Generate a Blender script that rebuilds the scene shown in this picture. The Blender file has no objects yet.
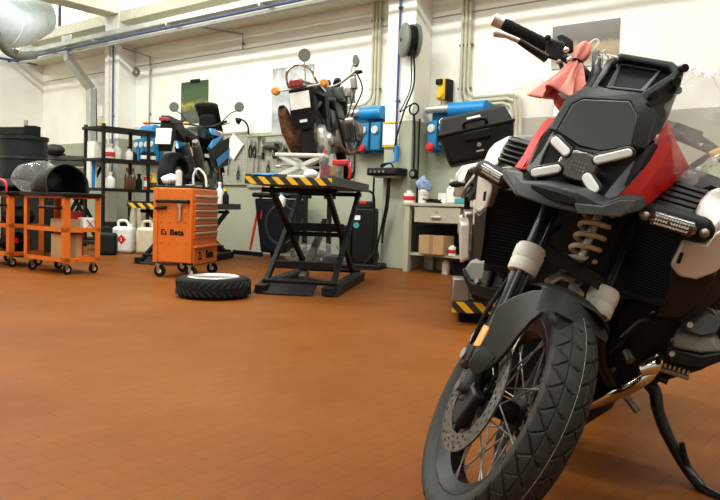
import bpy, bmesh, math, random
from mathutils import Vector, Matrix, noise, Quaternion
C = bpy.context.scene.collection
sin, cos, PI = math.sin, math.cos, math.pi
random.seed(7)
V = Vector
# ------------------------------------------------------------------ materials
MATS = {}
def mat(name, col, rough=.5, metal=0., var=.08, nscale=12., bump=0., coat=0., emit=None, trans=0., ior=1.45, spec=None):
    if name in MATS: return MATS[name]
    m = bpy.data.materials.new(name); m.use_nodes = True
    nt = m.node_tree; b = nt.nodes['Principled BSDF']
    b.inputs['Roughness'].default_value = rough; b.inputs['Metallic'].default_value = metal
    b.inputs['Coat Weight'].default_value = coat; b.inputs['Transmission Weight'].default_value = trans
    b.inputs['IOR'].default_value = ior
    if spec is not None: b.inputs['Specular IOR Level'].default_value = spec
    tc = nt.nodes.new('ShaderNodeTexCoord'); n = nt.nodes.new('ShaderNodeTexNoise')
    n.inputs['Scale'].default_value = nscale; n.inputs['Detail'].default_value = 4
    nt.links.new(tc.outputs['Object'], n.inputs['Vector'])
    cr = nt.nodes.new('ShaderNodeValToRGB')
    lo = [max(0, c*(1-var)) for c in col]; hi = [min(1, c*(1+var)) for c in col]
    cr.color_ramp.elements[0].position = .3; cr.color_ramp.elements[1].position = .7
    cr.color_ramp.elements[0].color = (*lo, 1); cr.color_ramp.elements[1].color = (*hi, 1)
    nt.links.new(n.outputs['Fac'], cr.inputs['Fac']); nt.links.new(cr.outputs['Color'], b.inputs['Base Color'])
    if bump:
        bp = nt.nodes.new('ShaderNodeBump'); bp.inputs['Strength'].default_value = bump; bp.inputs['Distance'].default_value = .01
        n2 = nt.nodes.new('ShaderNodeTexNoise'); n2.inputs['Scale'].default_value = nscale*8
        nt.links.new(tc.outputs['Object'], n2.inputs['Vector'])
        nt.links.new(n2.outputs['Fac'], bp.inputs['Height']); nt.links.new(bp.outputs['Normal'], b.inputs['Normal'])
    if emit:
        b.inputs['Emission Color'].default_value = (*emit[:3], 1); b.inputs['Emission Strength'].default_value = emit[3]
    MATS[name] = m
    return m
mat('black_plastic', (.007, .007, .0066), .5, bump=.12, spec=.22)
mat('matte_black', (.0045, .0045, .0045), .75, spec=.2)
mat('black_paint', (.008, .0085, .009), .3, spec=.35)
mat('dark_grey_plastic', (.016, .0175, .018), .48, bump=.08, spec=.24)
mat('mid_grey_plastic', (.05, .054, .056), .48, bump=.06, spec=.35)
mat('fender_plastic', (.021, .022, .0195), .5, bump=.04, spec=.3)
mat('red_paint', (.52, .008, .007), .38, spec=.12)
mat('silver_paint', (.62, .6, .56), .35, .15, coat=.3)
mat('white_plastic', (.78, .77, .73), .45)
mat('white_cap', (.6, .59, .53), .5)
mat('lamp_white', (.72, .75, .75), .25, coat=.2)
mat('smoked_lens', (.03, .026, .02), .08, coat=1.)
mat('screen_gloss', (.011, .0125, .0105), .38, spec=.25)
mat('chrome', (.75, .74, .72), .12, 1.)
mat('steel', (.45, .44, .42), .32, 1.)
mat('dull_steel', (.3, .29, .27), .45, .9)
mat('disc_steel', (.13, .12, .11), .45, .8, var=.25)
mat('cover_grey', (.17, .17, .155), .45, spec=.3)
mat('aluminium', (.55, .54, .51), .4, .8)
mat('galvanised', (.56, .58, .56), .42, .7, var=.12, nscale=5)
mat('rubber', (.008, .0085, .008), .7, bump=.2, nscale=30, spec=.18)
mat('rubber_light', (.019, .02, .018), .6, bump=.12, nscale=40, var=.3, spec=.3)
mat('orange_paint', (.64, .145, .014), .42, var=.06)
mat('orange_dark', (.6, .14, .02), .45)
mat('amber', (.85, .28, .02), .3, coat=.5)
mat('blue_paint', (.01, .22, .52), .35, coat=.3)
mat('blue_unit', (.008, .17, .38), .42)
mat('blue_bright', (.008, .23, .58), .3, coat=.2)
mat('blue_pipe', (.05, .08, .2), .45)
mat('navy', (.006, .008, .015), .55, spec=.3)
mat('red_plastic', (.55, .02, .02), .4)
mat('dark_red_lens', (.22, .01, .02), .2, coat=.5)
mat('yellow', (.8, .5, .02), .45)
mat('card', (.42, .25, .12), .8, bump=.1)
mat('card_dark', (.3, .17, .085), .8, bump=.1)
mat('bench_paint', (.4, .39, .29), .5)
mat('bench_dark', (.3, .29, .22), .55)
mat('shelf_black', (.01, .01, .009), .5, spec=.3)
mat('board_grey', (.36, .36, .29), .6)
mat('cream_pipe', (.52, .51, .38), .5)
mat('ledge_paint', (.68, .66, .54), .75)
mat('dirty_steel', (.1, .1, .09), .5, .3, var=.3)
mat('lift_paint', (.009, .0095, .0095), .5, var=.3, spec=.15)
mat('lift_top', (.045, .046, .04), .6, var=.25)
mat('rusty', (.17, .085, .045), .6, .5, var=.5, nscale=25)
mat('paper', (.85, .85, .82), .7)
mat('milky', (.75, .74, .68), .45)
mat('ivory', (.6, .54, .38), .5)
mat('brown_glass', (.1, .045, .02), .2, coat=.5)
mat('reel_grey', (.17, .19, .16), .5)
mat('drum_grey', (.014, .018, .017), .45, var=.2, spec=.18)
mat('cloth_blue', (.25, .35, .55), .9, var=.5, nscale=30)
mat('seat_vinyl', (.02, .019, .018), .55, bump=.2)
mat('engine_metal', (.3, .28, .25), .4, .8, var=.5, nscale=20)
mat('engine_black', (.008, .0075, .007), .45, var=.4, spec=.3)
mat('plate_white', (.72, .73, .68), .4)
mat('pink_cloth', (.9, .3, .25), .7, var=.3, nscale=25)
mat('twine', (.85, .84, .8), .7)
mat('gold_metal', (.35, .25, .1), .4, .8)
mat('pale_duct', (.78, .87, .9), .4, var=.05)
mat('glass_dial', (.6, .66, .66), .2)
mat('mirror_glass', (.2, .2, .185), .15, .9)
mat('green_print', (.03, .3, .12), .6)
mat('teal', (.04, .3, .33), .5)
mat('led_chip', (.6, .62, .6), .3)

def newmat(name):
    m = bpy.data.materials.new(name); m.use_nodes = True; MATS[name] = m
    return m, m.node_tree, m.node_tree.nodes['Principled BSDF']
def nd(nt, t, **kw):
    n = nt.nodes.new(t)
    for k, v in kw.items():
        if hasattr(n, k): setattr(n, k, v)
        else: n.inputs[k].default_value = v
    return n
# floor: 8 x 16 cm red clay tiles, sealed, worn
m, nt, b = newmat('floor_tiles')
g = nd(nt, 'ShaderNodeNewGeometry'); mp = nd(nt, 'ShaderNodeMapping')
mp.inputs['Rotation'].default_value = (0, 0, PI/2); mp.inputs['Location'].default_value = (0, -.0155, 0)
nt.links.new(g.outputs['Position'], mp.inputs['Vector'])
br = nd(nt, 'ShaderNodeTexBrick'); br.offset = .5
for k, v in {'Scale': 1., 'Mortar Size': .0018, 'Mortar Smooth': .4, 'Bias': 0., 'Brick Width': .1616, 'Row Height': .0808}.items(): br.inputs[k].default_value = v
br.inputs['Color1'].default_value = (.2, .064, .0115, 1); br.inputs['Color2'].default_value = (.19, .06, .0108, 1); br.inputs['Mortar'].default_value = (.115, .04, .012, 1)
nt.links.new(mp.outputs['Vector'], br.inputs['Vector'])
n1 = nd(nt, 'ShaderNodeTexNoise', Scale=.9, Detail=6, Roughness=.6); nt.links.new(g.outputs['Position'], n1.inputs['Vector'])
cr = nd(nt, 'ShaderNodeValToRGB'); cr.color_ramp.elements[0].position = .3; cr.color_ramp.elements[0].color = (.78, .74, .7, 1); cr.color_ramp.elements[1].position = .75; cr.color_ramp.elements[1].color = (1.12, 1.12, 1.12, 1)
nt.links.new(n1.outputs['Fac'], cr.inputs['Fac'])
mx = nd(nt, 'ShaderNodeMix', data_type='RGBA', blend_type='MULTIPLY'); mx.inputs[0].default_value = 1
nt.links.new(br.outputs['Color'], mx.inputs[6]); nt.links.new(cr.outputs['Color'], mx.inputs[7])
n2 = nd(nt, 'ShaderNodeTexNoise', Scale=60., Detail=2); nt.links.new(g.outputs['Position'], n2.inputs['Vector'])
cr2 = nd(nt, 'ShaderNodeValToRGB'); cr2.color_ramp.elements[0].position = .74; cr2.color_ramp.elements[0].color = (0, 0, 0, 1); cr2.color_ramp.elements[1].position = .8; cr2.color_ramp.elements[1].color = (.35, .35, .35, 1)
nt.links.new(n2.outputs['Fac'], cr2.inputs['Fac'])
mx2 = nd(nt, 'ShaderNodeMix', data_type='RGBA'); mx2.inputs[7].default_value = (.36, .17, .08, 1)
nt.links.new(cr2.outputs['Color'], mx2.inputs[0]); nt.links.new(mx.outputs[2], mx2.inputs[6]); nt.links.new(mx2.outputs[2], b.inputs['Base Color'])
n3 = nd(nt, 'ShaderNodeTexNoise', Scale=3., Detail=5); nt.links.new(g.outputs['Position'], n3.inputs['Vector'])
mr = nd(nt, 'ShaderNodeMapRange'); mr.inputs['To Min'].default_value = .36; mr.inputs['To Max'].default_value = .58
nt.links.new(n3.outputs['Fac'], mr.inputs['Value']); nt.links.new(mr.outputs['Result'], b.inputs['Roughness'])
bp = nd(nt, 'ShaderNodeBump', Strength=.12, Distance=.002); bp.invert = True
nt.links.new(br.outputs['Fac'], bp.inputs['Height']); nt.links.new(bp.outputs['Normal'], b.inputs['Normal'])
b.inputs['Specular IOR Level'].default_value = .05
# wall paint: white above, grey-green dado below, panel joint
def wallmat(name, upper=(.87, .87, .81), lower=(.37, .38, .29), zd=1.94, joint=3.316):
    m, nt, b = newmat(name)
    g = nd(nt, 'ShaderNodeNewGeometry'); sp = nd(nt, 'ShaderNodeSeparateXYZ'); nt.links.new(g.outputs['Position'], sp.inputs[0])
    lt = nd(nt, 'ShaderNodeMath', operation='LESS_THAN'); nt.links.new(sp.outputs[2], lt.inputs[0]); lt.inputs[1].default_value = zd
    ns = nd(nt, 'ShaderNodeTexNoise', Scale=1.4, Detail=7, Roughness=.65); nt.links.new(g.outputs['Position'], ns.inputs['Vector'])
    cr = nd(nt, 'ShaderNodeValToRGB'); cr.color_ramp.elements[0].color = (.93, .93, .91, 1); cr.color_ramp.elements[1].color = (1.04, 1.06, 1.06, 1)
    cr.color_ramp.elements[0].position = .25; cr.color_ramp.elements[1].position = .6
    nt.links.new(ns.outputs['Fac'], cr.inputs['Fac'])
    mx = nd(nt, 'ShaderNodeMix', data_type='RGBA'); mx.inputs[6].default_value = (*upper, 1); mx.inputs[7].default_value = (*lower, 1)
    nt.links.new(lt.outputs[0], mx.inputs[0])
    ml = nd(nt, 'ShaderNodeMix', data_type='RGBA', blend_type='MULTIPLY'); ml.inputs[0].default_value = 1
    nt.links.new(mx.outputs[2], ml.inputs[6]); nt.links.new(cr.outputs['Color'], ml.inputs[7])
    last = ml
    if joint:
        a = nd(nt, 'ShaderNodeMath', operation='SUBTRACT'); a.inputs[1].default_value = joint; nt.links.new(sp.outputs[2], a.inputs[0])
        a2 = nd(nt, 'ShaderNodeMath', operation='ABSOLUTE'); nt.links.new(a.outputs[0], a2.inputs[0])
        a3 = nd(nt, 'ShaderNodeMath', operation='LESS_THAN'); a3.inputs[1].default_value = .009; nt.links.new(a2.outputs[0], a3.inputs[0])
        mj = nd(nt, 'ShaderNodeMix', data_type='RGBA'); mj.inputs[7].default_value = (.3, .28, .22, 1)
        nt.links.new(a3.outputs[0], mj.inputs[0]); nt.links.new(ml.outputs[2], mj.inputs[6]); last = mj
    nt.links.new(last.outputs[2], b.inputs['Base Color']); b.inputs['Roughness'].default_value = .75
wallmat('wall_paint'); wallmat('side_paint', joint=None)
wallmat('ceiling_paint', (.8, .8, .77), (.8, .8, .77), joint=None)
# yellow and black hazard stripes, slanting along local x
def hazard(name, per=.12, slope=1.):
    m, nt, b = newmat(name)
    tc = nd(nt, 'ShaderNodeTexCoord'); sp = nd(nt, 'ShaderNodeSeparateXYZ'); nt.links.new(tc.outputs['Object'], sp.inputs[0])
    a = nd(nt, 'ShaderNodeMath', operation='MULTIPLY_ADD'); a.inputs[1].default_value = slope
    nt.links.new(sp.outputs[2], a.inputs[0]); nt.links.new(sp.outputs[0], a.inputs[2])
    d = nd(nt, 'ShaderNodeMath', operation='DIVIDE'); d.inputs[1].default_value = per; nt.links.new(a.outputs[0], d.inputs[0])
    f = nd(nt, 'ShaderNodeMath', operation='FRACT'); nt.links.new(d.outputs[0], f.inputs[0])
    c = nd(nt, 'ShaderNodeMath', operation='GREATER_THAN'); c.inputs[1].default_value = .52; nt.links.new(f.outputs[0], c.inputs[0])
    mx = nd(nt, 'ShaderNodeMix', data_type='RGBA'); mx.inputs[6].default_value = (.02, .02, .018, 1); mx.inputs[7].default_value = (.8, .48, .015, 1)
    nt.links.new(c.outputs[0], mx.inputs[0]); nt.links.new(mx.outputs[2], b.inputs['Base Color']); b.inputs['Roughness'].default_value = .5
hazard('hazard_tape')
# thin crumpled clear plastic
def clear(name, white=.2, tint=(1, 1, 1)):
    m, nt, b = newmat(name); nt.nodes.remove(b); out = nt.nodes['Material Output']
    tr = nd(nt, 'ShaderNodeBsdfTransparent'); tr.inputs[0].default_value = (*tint, 1)
    gl = nd(nt, 'ShaderNodeBsdfGlossy', Roughness=.12); df = nd(nt, 'ShaderNodeBsdfDiffuse'); df.inputs[0].default_value = (.72, .73, .72, 1)
    tl = nd(nt, 'ShaderNodeBsdfTranslucent'); tl.inputs[0].default_value = (.85, .86, .85, 1)
    tc = nd(nt, 'ShaderNodeTexCoord'); n = nd(nt, 'ShaderNodeTexNoise', noise_type='RIDGED_MULTIFRACTAL', Scale=11., Detail=5, Roughness=.6); n.inputs['Lacunarity'].default_value = 2.2; nt.links.new(tc.outputs['Object'], n.inputs['Vector'])
    cr = nd(nt, 'ShaderNodeValToRGB'); cr.color_ramp.elements[0].position = .35; cr.color_ramp.elements[0].color = (white*.3,)*3+(1,)
    cr.color_ramp.elements[1].position = .9; cr.color_ramp.elements[1].color = (min(1, white*2.2),)*3+(1,); nt.links.new(n.outputs['Fac'], cr.inputs['Fac'])
    a = nd(nt, 'ShaderNodeMixShader'); a.inputs[0].default_value = .2; nt.links.new(df.outputs[0], a.inputs[1]); nt.links.new(tl.outputs[0], a.inputs[2])
    mx = nd(nt, 'ShaderNodeMixShader'); nt.links.new(cr.outputs['Color'], mx.inputs[0]); nt.links.new(tr.outputs[0], mx.inputs[1]); nt.links.new(a.outputs[0], mx.inputs[2])
    lw = nd(nt, 'ShaderNodeLayerWeight'); fr = nd(nt, 'ShaderNodeMath', operation='POWER'); fr.inputs[1].default_value = 3.; nt.links.new(lw.outputs['Facing'], fr.inputs[0]); m2 = nd(nt, 'ShaderNodeMixShader'); hf = nd(nt, 'ShaderNodeMath', operation='MULTIPLY'); hf.inputs[1].default_value = .5; nt.links.new(fr.outputs[0], hf.inputs[0]); nt.links.new(hf.outputs[0], m2.inputs[0]); nt.links.new(mx.outputs[0], m2.inputs[1]); nt.links.new(gl.outputs[0], m2.inputs[2])
    bp = nd(nt, 'ShaderNodeBump', Strength=.6, Distance=.02); nt.links.new(n.outputs['Fac'], bp.inputs['Height']); nt.links.new(bp.outputs[0], gl.inputs['Normal'])
    nt.links.new(m2.outputs[0], out.inputs[0])
clear('clear_plastic'); clear('hazy_plastic', .3); clear('wrap_film', .75)
def glassmat(name):
    m, nt, b = newmat(name); nt.nodes.remove(b); out = nt.nodes['Material Output']
    tr = nd(nt, 'ShaderNodeBsdfTransparent'); gl = nd(nt, 'ShaderNodeBsdfGlossy', Roughness=.03); lw = nd(nt, 'ShaderNodeLayerWeight'); fr = nd(nt, 'ShaderNodeMath', operation='POWER'); fr.inputs[1].default_value = 5.; nt.links.new(lw.outputs['Facing'], fr.inputs[0])
    mx = nd(nt, 'ShaderNodeMixShader'); nt.links.new(fr.outputs[0], mx.inputs[0]); nt.links.new(tr.outputs[0], mx.inputs[1]); nt.links.new(gl.outputs[0], mx.inputs[2]); nt.links.new(mx.outputs[0], out.inputs[0])
glassmat('window_glass')
# posters: soft colour fields on generated coordinates
def poster(name, stops, scale=3., dist=.35, axis=2):
    m, nt, b = newmat(name)
    tc = nd(nt, 'ShaderNodeTexCoord'); sp = nd(nt, 'ShaderNodeSeparateXYZ'); nt.links.new(tc.outputs['Generated'], sp.inputs[0])
    n = nd(nt, 'ShaderNodeTexNoise', Scale=scale, Detail=5, Roughness=.65); nt.links.new(tc.outputs['Generated'], n.inputs['Vector'])
    a = nd(nt, 'ShaderNodeMath', operation='SUBTRACT'); a.inputs[1].default_value = .5; nt.links.new(n.outputs['Fac'], a.inputs[0])
    a2 = nd(nt, 'ShaderNodeMath', operation='MULTIPLY_ADD'); a2.inputs[1].default_value = dist; nt.links.new(a.outputs[0], a2.inputs[0]); nt.links.new(sp.outputs[axis], a2.inputs[2])
    cr = nd(nt, 'ShaderNodeValToRGB'); e = cr.color_ramp.elements
    e[0].position, e[0].color = stops[0][0], (*stops[0][1], 1); e[1].position, e[1].color = stops[-1][0], (*stops[-1][1], 1)
    for p, c in stops[1:-1]:
        q = e.new(p); q.color = (*c, 1)
    nt.links.new(a2.outputs[0], cr.inputs['Fac']); nt.links.new(cr.outputs['Color'], b.inputs['Base Color']); b.inputs['Roughness'].default_value = .35
poster('forest_print', [(0, (.04, .05, .04)), (.2, (.09, .1, .09)), (.3, (.05, .08, .02)), (.42, (.4, .36, .05)), (.52, (.06, .1, .025)), (.75, (.05, .1, .03)), (1, (.02, .045, .025))], 4, .5)
poster('pale_print', [(0, (.55, .58, .58)), (.25, (.3, .33, .34)), (.4, (.62, .66, .67)), (.6, (.4, .43, .45)), (.75, (.7, .74, .75)), (1, (.25, .32, .3))], 5, .6)
poster('desert_print', [(0, (.5, .48, .42)), (.2, (.3, .24, .16)), (.4, (.42, .33, .2)), (.52, (.34, .28, .2)), (.6, (.14, .13, .12)), (1, (.22, .21, .2))], 5, .35)
# ------------------------------------------------------------------ mesh builder
class MB:
    def __init__(s, M=None): s.v = []; s.f = []; s.M = M
    def add(s, vs, fs):
        o = len(s.v); s.v += [V(p) for p in vs]; s.f += [tuple(i+o for i in f) for f in fs]; return s
    def box(s, c, d, R=None):
        c = V(c); h = V(d)/2; vs = []
        for i in range(8):
            p = V((h.x if i & 1 else -h.x, h.y if i & 2 else -h.y, h.z if i & 4 else -h.z))
            if R is not None: p = R @ p
            vs.append(c+p)
        return s.add(vs, [(0, 2, 3, 1), (4, 5, 7, 6), (0, 1, 5, 4), (2, 6, 7, 3), (0, 4, 6, 2), (1, 3, 7, 5)])
    def bar(s, a, b, w, h, up=(0, 0, 1)):
        a = V(a); b = V(b); d = (b-a).normalized(); x = d.cross(V(up))
        if x.length < 1e-4: x = d.cross(V((1, 0, 0)))
        x.normalize(); y = x.cross(d)
        vs = [p+x*sx*w/2+y*sy*h/2 for p in (a, b) for sx, sy in ((-1, -1), (1, -1), (1, 1), (-1, 1))]
        return s.add(vs, [(0, 1, 2, 3), (7, 6, 5, 4), (0, 4, 5, 1), (1, 5, 6, 2), (2, 6, 7, 3), (3, 7, 4, 0)])
    def tube(s, pts, r, n=10, closed=False, cap=True, flat=1.):
        pts = [V(p) for p in pts]; m = len(pts); rs = r if isinstance(r, (list, tuple)) else [r]*m
        if not isinstance(r, (list, tuple)): rs = [r]*m
        T = []
        for i in range(m):
            a = pts[(i-1) % m] if closed or i else pts[0]; b = pts[(i+1) % m] if closed or i < m-1 else pts[-1]
            T.append((b-a).normalized())
        x = T[0].orthogonal().normalized()
        if abs(T[0].z) < .95: x = T[0].cross(V((0, 0, 1))).normalized()
        vs = []
        for i in range(m):
            if i: x = (T[i-1].rotation_difference(T[i]) @ x)
            x = (x-T[i]*x.dot(T[i])).normalized(); y = T[i].cross(x)
            for k in range(n):
                a = 2*PI*k/n; vs.append(pts[i]+(x*cos(a)+y*sin(a)*flat)*rs[i])
        fs = []
        for i in range(m if closed else m-1):
            j = (i+1) % m
            for k in range(n): fs.append((i*n+k, i*n+(k+1) % n, j*n+(k+1) % n, j*n+k))
        if cap and not closed: fs += [tuple(range(n))[::-1], tuple((m-1)*n+k for k in range(n))]
        return s.add(vs, fs)
    def cyl(s, a, b, r, r2=None, n=20): return s.tube([a, b], [r, r if r2 is None else r2], n)
    def lathe(s, prof, o=(0, 0, 0), ax=(0, 0, 1), n=28, closed=False, a0=0, a1=None):
        o = V(o); ax = V(ax).normalized(); x = ax.orthogonal().normalized()
        if abs(ax.z) > .99: x = V((1, 0, 0))
        y = ax.cross(x); m = len(prof); vs = []; full = a1 is None; cnt = n if full else n+1
        for k in range(cnt):
            a = a0+(2*PI if full else a1-a0)*k/n
            for r, z in prof: vs.append(o+ax*z+(x*cos(a)+y*sin(a))*r)
        fs = []
        for k in range(n):
            j = (k+1) % n if full else k+1
            for i in range(m if closed else m-1):
                i2 = (i+1) % m; fs.append((k*m+i, j*m+i, j*m+i2, k*m+i2))
        return s.add(vs, fs)
    def ball(s, c, r, nu=16, nv=10, R=None):
        r = (r, r, r) if not isinstance(r, (tuple, list)) else r; c = V(c); vs = []
        for i in range(nv+1):
            t = PI*i/nv
            for k in range(nu):
                a = 2*PI*k/nu; p = V((r[0]*sin(t)*cos(a), r[1]*sin(t)*sin(a), r[2]*cos(t)))
                vs.append(c+(R @ p if R is not None else p))
        return s.add(vs, [(i*nu+k, (i+1)*nu+k, (i+1)*nu+(k+1) % nu, i*nu+(k+1) % nu) for i in range(nv) for k in range(nu)])
    def prism(s, pts, vec):
        pts = [V(p) for p in pts]; vec = V(vec); n = len(pts)
        return s.add(pts+[p+vec for p in pts], [tuple(range(n)), tuple(range(2*n-1, n-1, -1))]+[(i, i+n, (i+1) % n+n, (i+1) % n) for i in range(n)])
    def shell(s, A, B, vec):                     # a strip between two polylines, given thickness
        A = [V(p) for p in A]; B = [V(p) for p in B]; vec = V(vec); n = len(A)
        vs = A+B+[p+vec for p in A]+[p+vec for p in B]; fs = []
        for i in range(n-1):
            fs += [(i, i+1, n+i+1, n+i), (2*n+i, 3*n+i, 3*n+i+1, 2*n+i+1), (i, 2*n+i, 2*n+i+1, i+1), (n+i, n+i+1, 3*n+i+1, 3*n+i)]
        fs += [(0, n, 3*n, 2*n), (n-1, 3*n-1, 4*n-1, 2*n-1)]
        return s.add(vs, fs)
    def ring(s, A, B, vec):                      # closed frame between an outer and an inner outline
        return s.shell(list(A)+[A[0]], list(B)+[B[0]], vec)
    def loft(s, loops, cap=True):
        n = len(loops[0]); vs = [p for l in loops for p in l]; m = len(loops)
        fs = [(i*n+k, i*n+(k+1) % n, (i+1)*n+(k+1) % n, (i+1)*n+k) for i in range(m-1) for k in range(n)]
        if cap: fs += [tuple(range(n))[::-1], tuple((m-1)*n+k for k in range(n))]
        return s.add(vs, fs)
    def grid(s, fn, nu, nv, cu=False, cv=False):
        vs = [fn(i/(nu if cu else nu-1), j/(nv if cv else nv-1)) for i in range(nu) for j in range(nv)]
        fs = [(i*nv+j, ((i+1) % nu)*nv+j, ((i+1) % nu)*nv+(j+1) % nv, i*nv+(j+1) % nv) for i in range(nu if cu else nu-1) for j in range(nv if cv else nv-1)]
        return s.add(vs, fs)
    def hull(s, pts):
        bm = bmesh.new()
        for p in pts: bm.verts.new(p)
        r = bmesh.ops.convex_hull(bm, input=bm.verts)
        bad = [g for g in r['geom_interior']+r['geom_unused'] if isinstance(g, bmesh.types.BMVert)]
        bmesh.ops.delete(bm, geom=list(set(bad)), context='VERTS')
        bm.verts.index_update(); s.add([v.co.copy() for v in bm.verts], [[v.index for v in f.verts] for f in bm.faces]); bm.free(); return s
    def text(s, body, size, M, depth=.002, ax='CENTER', bold=0.):
        cu = bpy.data.curves.new('t', 'FONT'); cu.body = body; cu.size = size; cu.extrude = depth; cu.align_x = ax; cu.align_y = 'CENTER'; cu.resolution_u = 3; cu.offset = bold
        o = bpy.data.objects.new('t', cu); C.objects.link(o); dg = bpy.context.evaluated_depsgraph_get(); me = bpy.data.meshes.new_from_object(o.evaluated_get(dg))
        s.add([M @ v.co for v in me.vertices], [tuple(p.vertices) for p in me.polygons])
        bpy.data.objects.remove(o); bpy.data.curves.remove(cu); bpy.data.meshes.remove(me); return s
    def build(s, name, material, parent=None, bev=0, smooth=35, sub=0, solid=0, merge=True, segs=2):
        bm = bmesh.new()
        vs = [bm.verts.new(s.M @ p if s.M is not None else p) for p in s.v]
        for f in s.f:
            if len(set(f)) > 2:
                try: bm.faces.new([vs[i] for i in f])
                except ValueError: pass
        if merge: bmesh.ops.remove_doubles(bm, verts=bm.verts, dist=1e-5)
        bmesh.ops.recalc_face_normals(bm, faces=bm.faces)
        me = bpy.data.meshes.new(name); bm.to_mesh(me); bm.free()
        o = bpy.data.objects.new(name, me); C.objects.link(o)
        for q in (material if isinstance(material, (list, tuple)) else [material]): me.materials.append(MATS[q])
        if smooth:
            for p in me.polygons: p.use_smooth = True
            me.set_sharp_from_angle(angle=math.radians(smooth))
        if solid:
            md = o.modifiers.new('thickness', 'SOLIDIFY'); md.thickness = solid; md.offset = 0
        if bev:
            md = o.modifiers.new('edges', 'BEVEL'); md.width = bev; md.segments = segs; md.limit_method = 'ANGLE'; md.angle_limit = math.radians(40); md.harden_normals = False
        if sub:
            md = o.modifiers.new('rounding', 'SUBSURF'); md.levels = md.render_levels = sub
        if parent is not None: o.parent = parent
        return o
def tag(o, label, cat, group=None, kind=None):
    o['label'] = label; o['category'] = cat
    if group: o['group'] = group
    if kind: o['kind'] = kind
    return o
def thing(name, label, cat, loc=(0, 0, 0), rz=0, group=None, mw=None):
    o = bpy.data.objects.new(name, None); C.objects.link(o); o.empty_display_size = .1
    if mw is not None: o.matrix_world = mw
    else: o.location = loc; o.rotation_euler = (0, 0, rz)
    return tag(o, label, cat, group)
def struct(o): o['kind'] = 'structure'; return o
def copy_tree(o, parent=None):
    c = o.copy(); C.objects.link(c)
    if parent is not None: c.parent = parent
    for ch in list(o.children): copy_tree(ch, c)
    return c
def Rz(a): return Matrix.Rotation(a, 3, 'Z')
def Rx(a): return Matrix.Rotation(a, 3, 'X')
def Ry(a): return Matrix.Rotation(a, 3, 'Y')
def sag(a, b, d, n=12):
    a = V(a); b = V(b); return [a.lerp(b, t/n)-V((0, 0, d*4*(t/n)*(1-t/n))) for t in range(n+1)]
def smoothpath(pts, n=6):
    pts = [V(p) for p in pts]; out = []
    for i in range(len(pts)-1):
        p0 = pts[max(i-1, 0)]; p1 = pts[i]; p2 = pts[i+1]; p3 = pts[min(i+2, len(pts)-1)]
        for k in range(n):
            t = k/n; out.append(.5*((2*p1)+(p2-p0)*t+(2*p0-5*p1+4*p2-p3)*t*t+(3*p1-p0-3*p2+p3)*t**3))
    return out+[pts[-1]]
LAMP_E, EXPO = 185, 0.06
# ------------------------------------------------------------------ the room
X0, X1, Y0, Y1, ZC = -15.65, 7., -7., 8.2, 5.9
mb = MB(); mb.box(((X0+X1)/2, (Y0+Y1)/2, -.1), (X1-X0+.6, Y1-Y0+.6, .2)); struct(mb.build('floor', 'floor_tiles', smooth=0))
mb = MB()
def wbox(x0, x1, z0, z1): mb.box(((x0+x1)/2, Y1+.15, (z0+z1)/2), (x1-x0, .3, z1-z0))
wbox(X0-.3, X1+.3, 0, 4.34); wbox(X0-.3, -15.52, 4.34, ZC); wbox(-14.05, -12.55, 4.34, ZC); wbox(-15.52, -14.05, 5.45, ZC)
wbox(-12.55, -7.2, 5.45, ZC); wbox(-7.2, -5.4, 4.34, ZC); wbox(-5.4, 0, 5.45, ZC); wbox(0, X1+.3, 4.34, ZC)
struct(mb.build('wall_back', 'wall_paint', smooth=0, merge=False))
def window(n, x0, x1, bars):
    z0, z1 = 4.34, 5.45
    o = MB()
    for a, b in (((x0, z0), (x1, z0)), ((x0, z1), (x1, z1)), ((x0, z0), (x0, z1)), ((x1, z0), (x1, z1))):
        o.bar((a[0], Y1+.06, a[1]), (b[0], Y1+.06, b[1]), .07, .07)
    for x in bars: o.bar((x, Y1+.06, z0), (x, Y1+.06, z1), .05, .05)
    w = struct(o.build('window_%d' % n, 'dark_grey_plastic', smooth=0))
    MB().box(((x0+x1)/2, Y1+.07, (z0+z1)/2), (x1-x0, .006, z1-z0)).build('pane', 'window_glass', w, smooth=0)
window(1, -15.52, -14.05, [-15.08]); window(2, -12.55, -7.2, [-11.2, -9.9, -8.5]); window(3, -5.4, 0, [-4, -2.7, -1.3])
mb = MB(); mb.box((X0-.15, (Y0+Y1)/2, ZC/2), (.3, Y1-Y0, ZC)); struct(mb.build('wall_left', 'side_paint', smooth=0))
mb = MB(); mb.box((X1+.15, (Y0+Y1)/2, ZC/2), (.3, Y1-Y0, ZC)); struct(mb.build('wall_right', 'side_paint', smooth=0))
mb = MB(); mb.box(((X0+X1)/2, Y0-.15, ZC/2), (X1-X0+.6, .3, ZC)); struct(mb.build('wall_front', 'side_paint', smooth=0))
mb = MB(); mb.box(((X0+X1)/2, (Y0+Y1)/2, ZC+.1), (X1-X0+.6, Y1-Y0+.6, .2)); struct(mb.build('ceiling', 'ceiling_paint', smooth=0))
for n, x in ((1, -12.4), (2, -5.718), (3, .97)):
    mb = MB(); mb.box((x, 8.01, ZC/2), (.45, .38, ZC)); struct(mb.build('trim_%d' % n, 'side_paint', bev=.012))
mb = MB(); mb.box(((X0+X1)/2, 8.02, 4.18), (X1-X0, .36, .2)); struct(mb.build('trim_4', 'ledge_paint', bev=.01))
mb = MB(); mb.box(((X0+X1)/2, 8.02, 3.73), (X1-X0, .36, .14)); struct(mb.build('trim_5', 'ledge_paint', bev=.01))
mb = MB(); mb.box((-12.4, .41, 4.5), (.44, 14.82, .56)); struct(mb.build('trim_6', 'ledge_paint', bev=.01))

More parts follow.
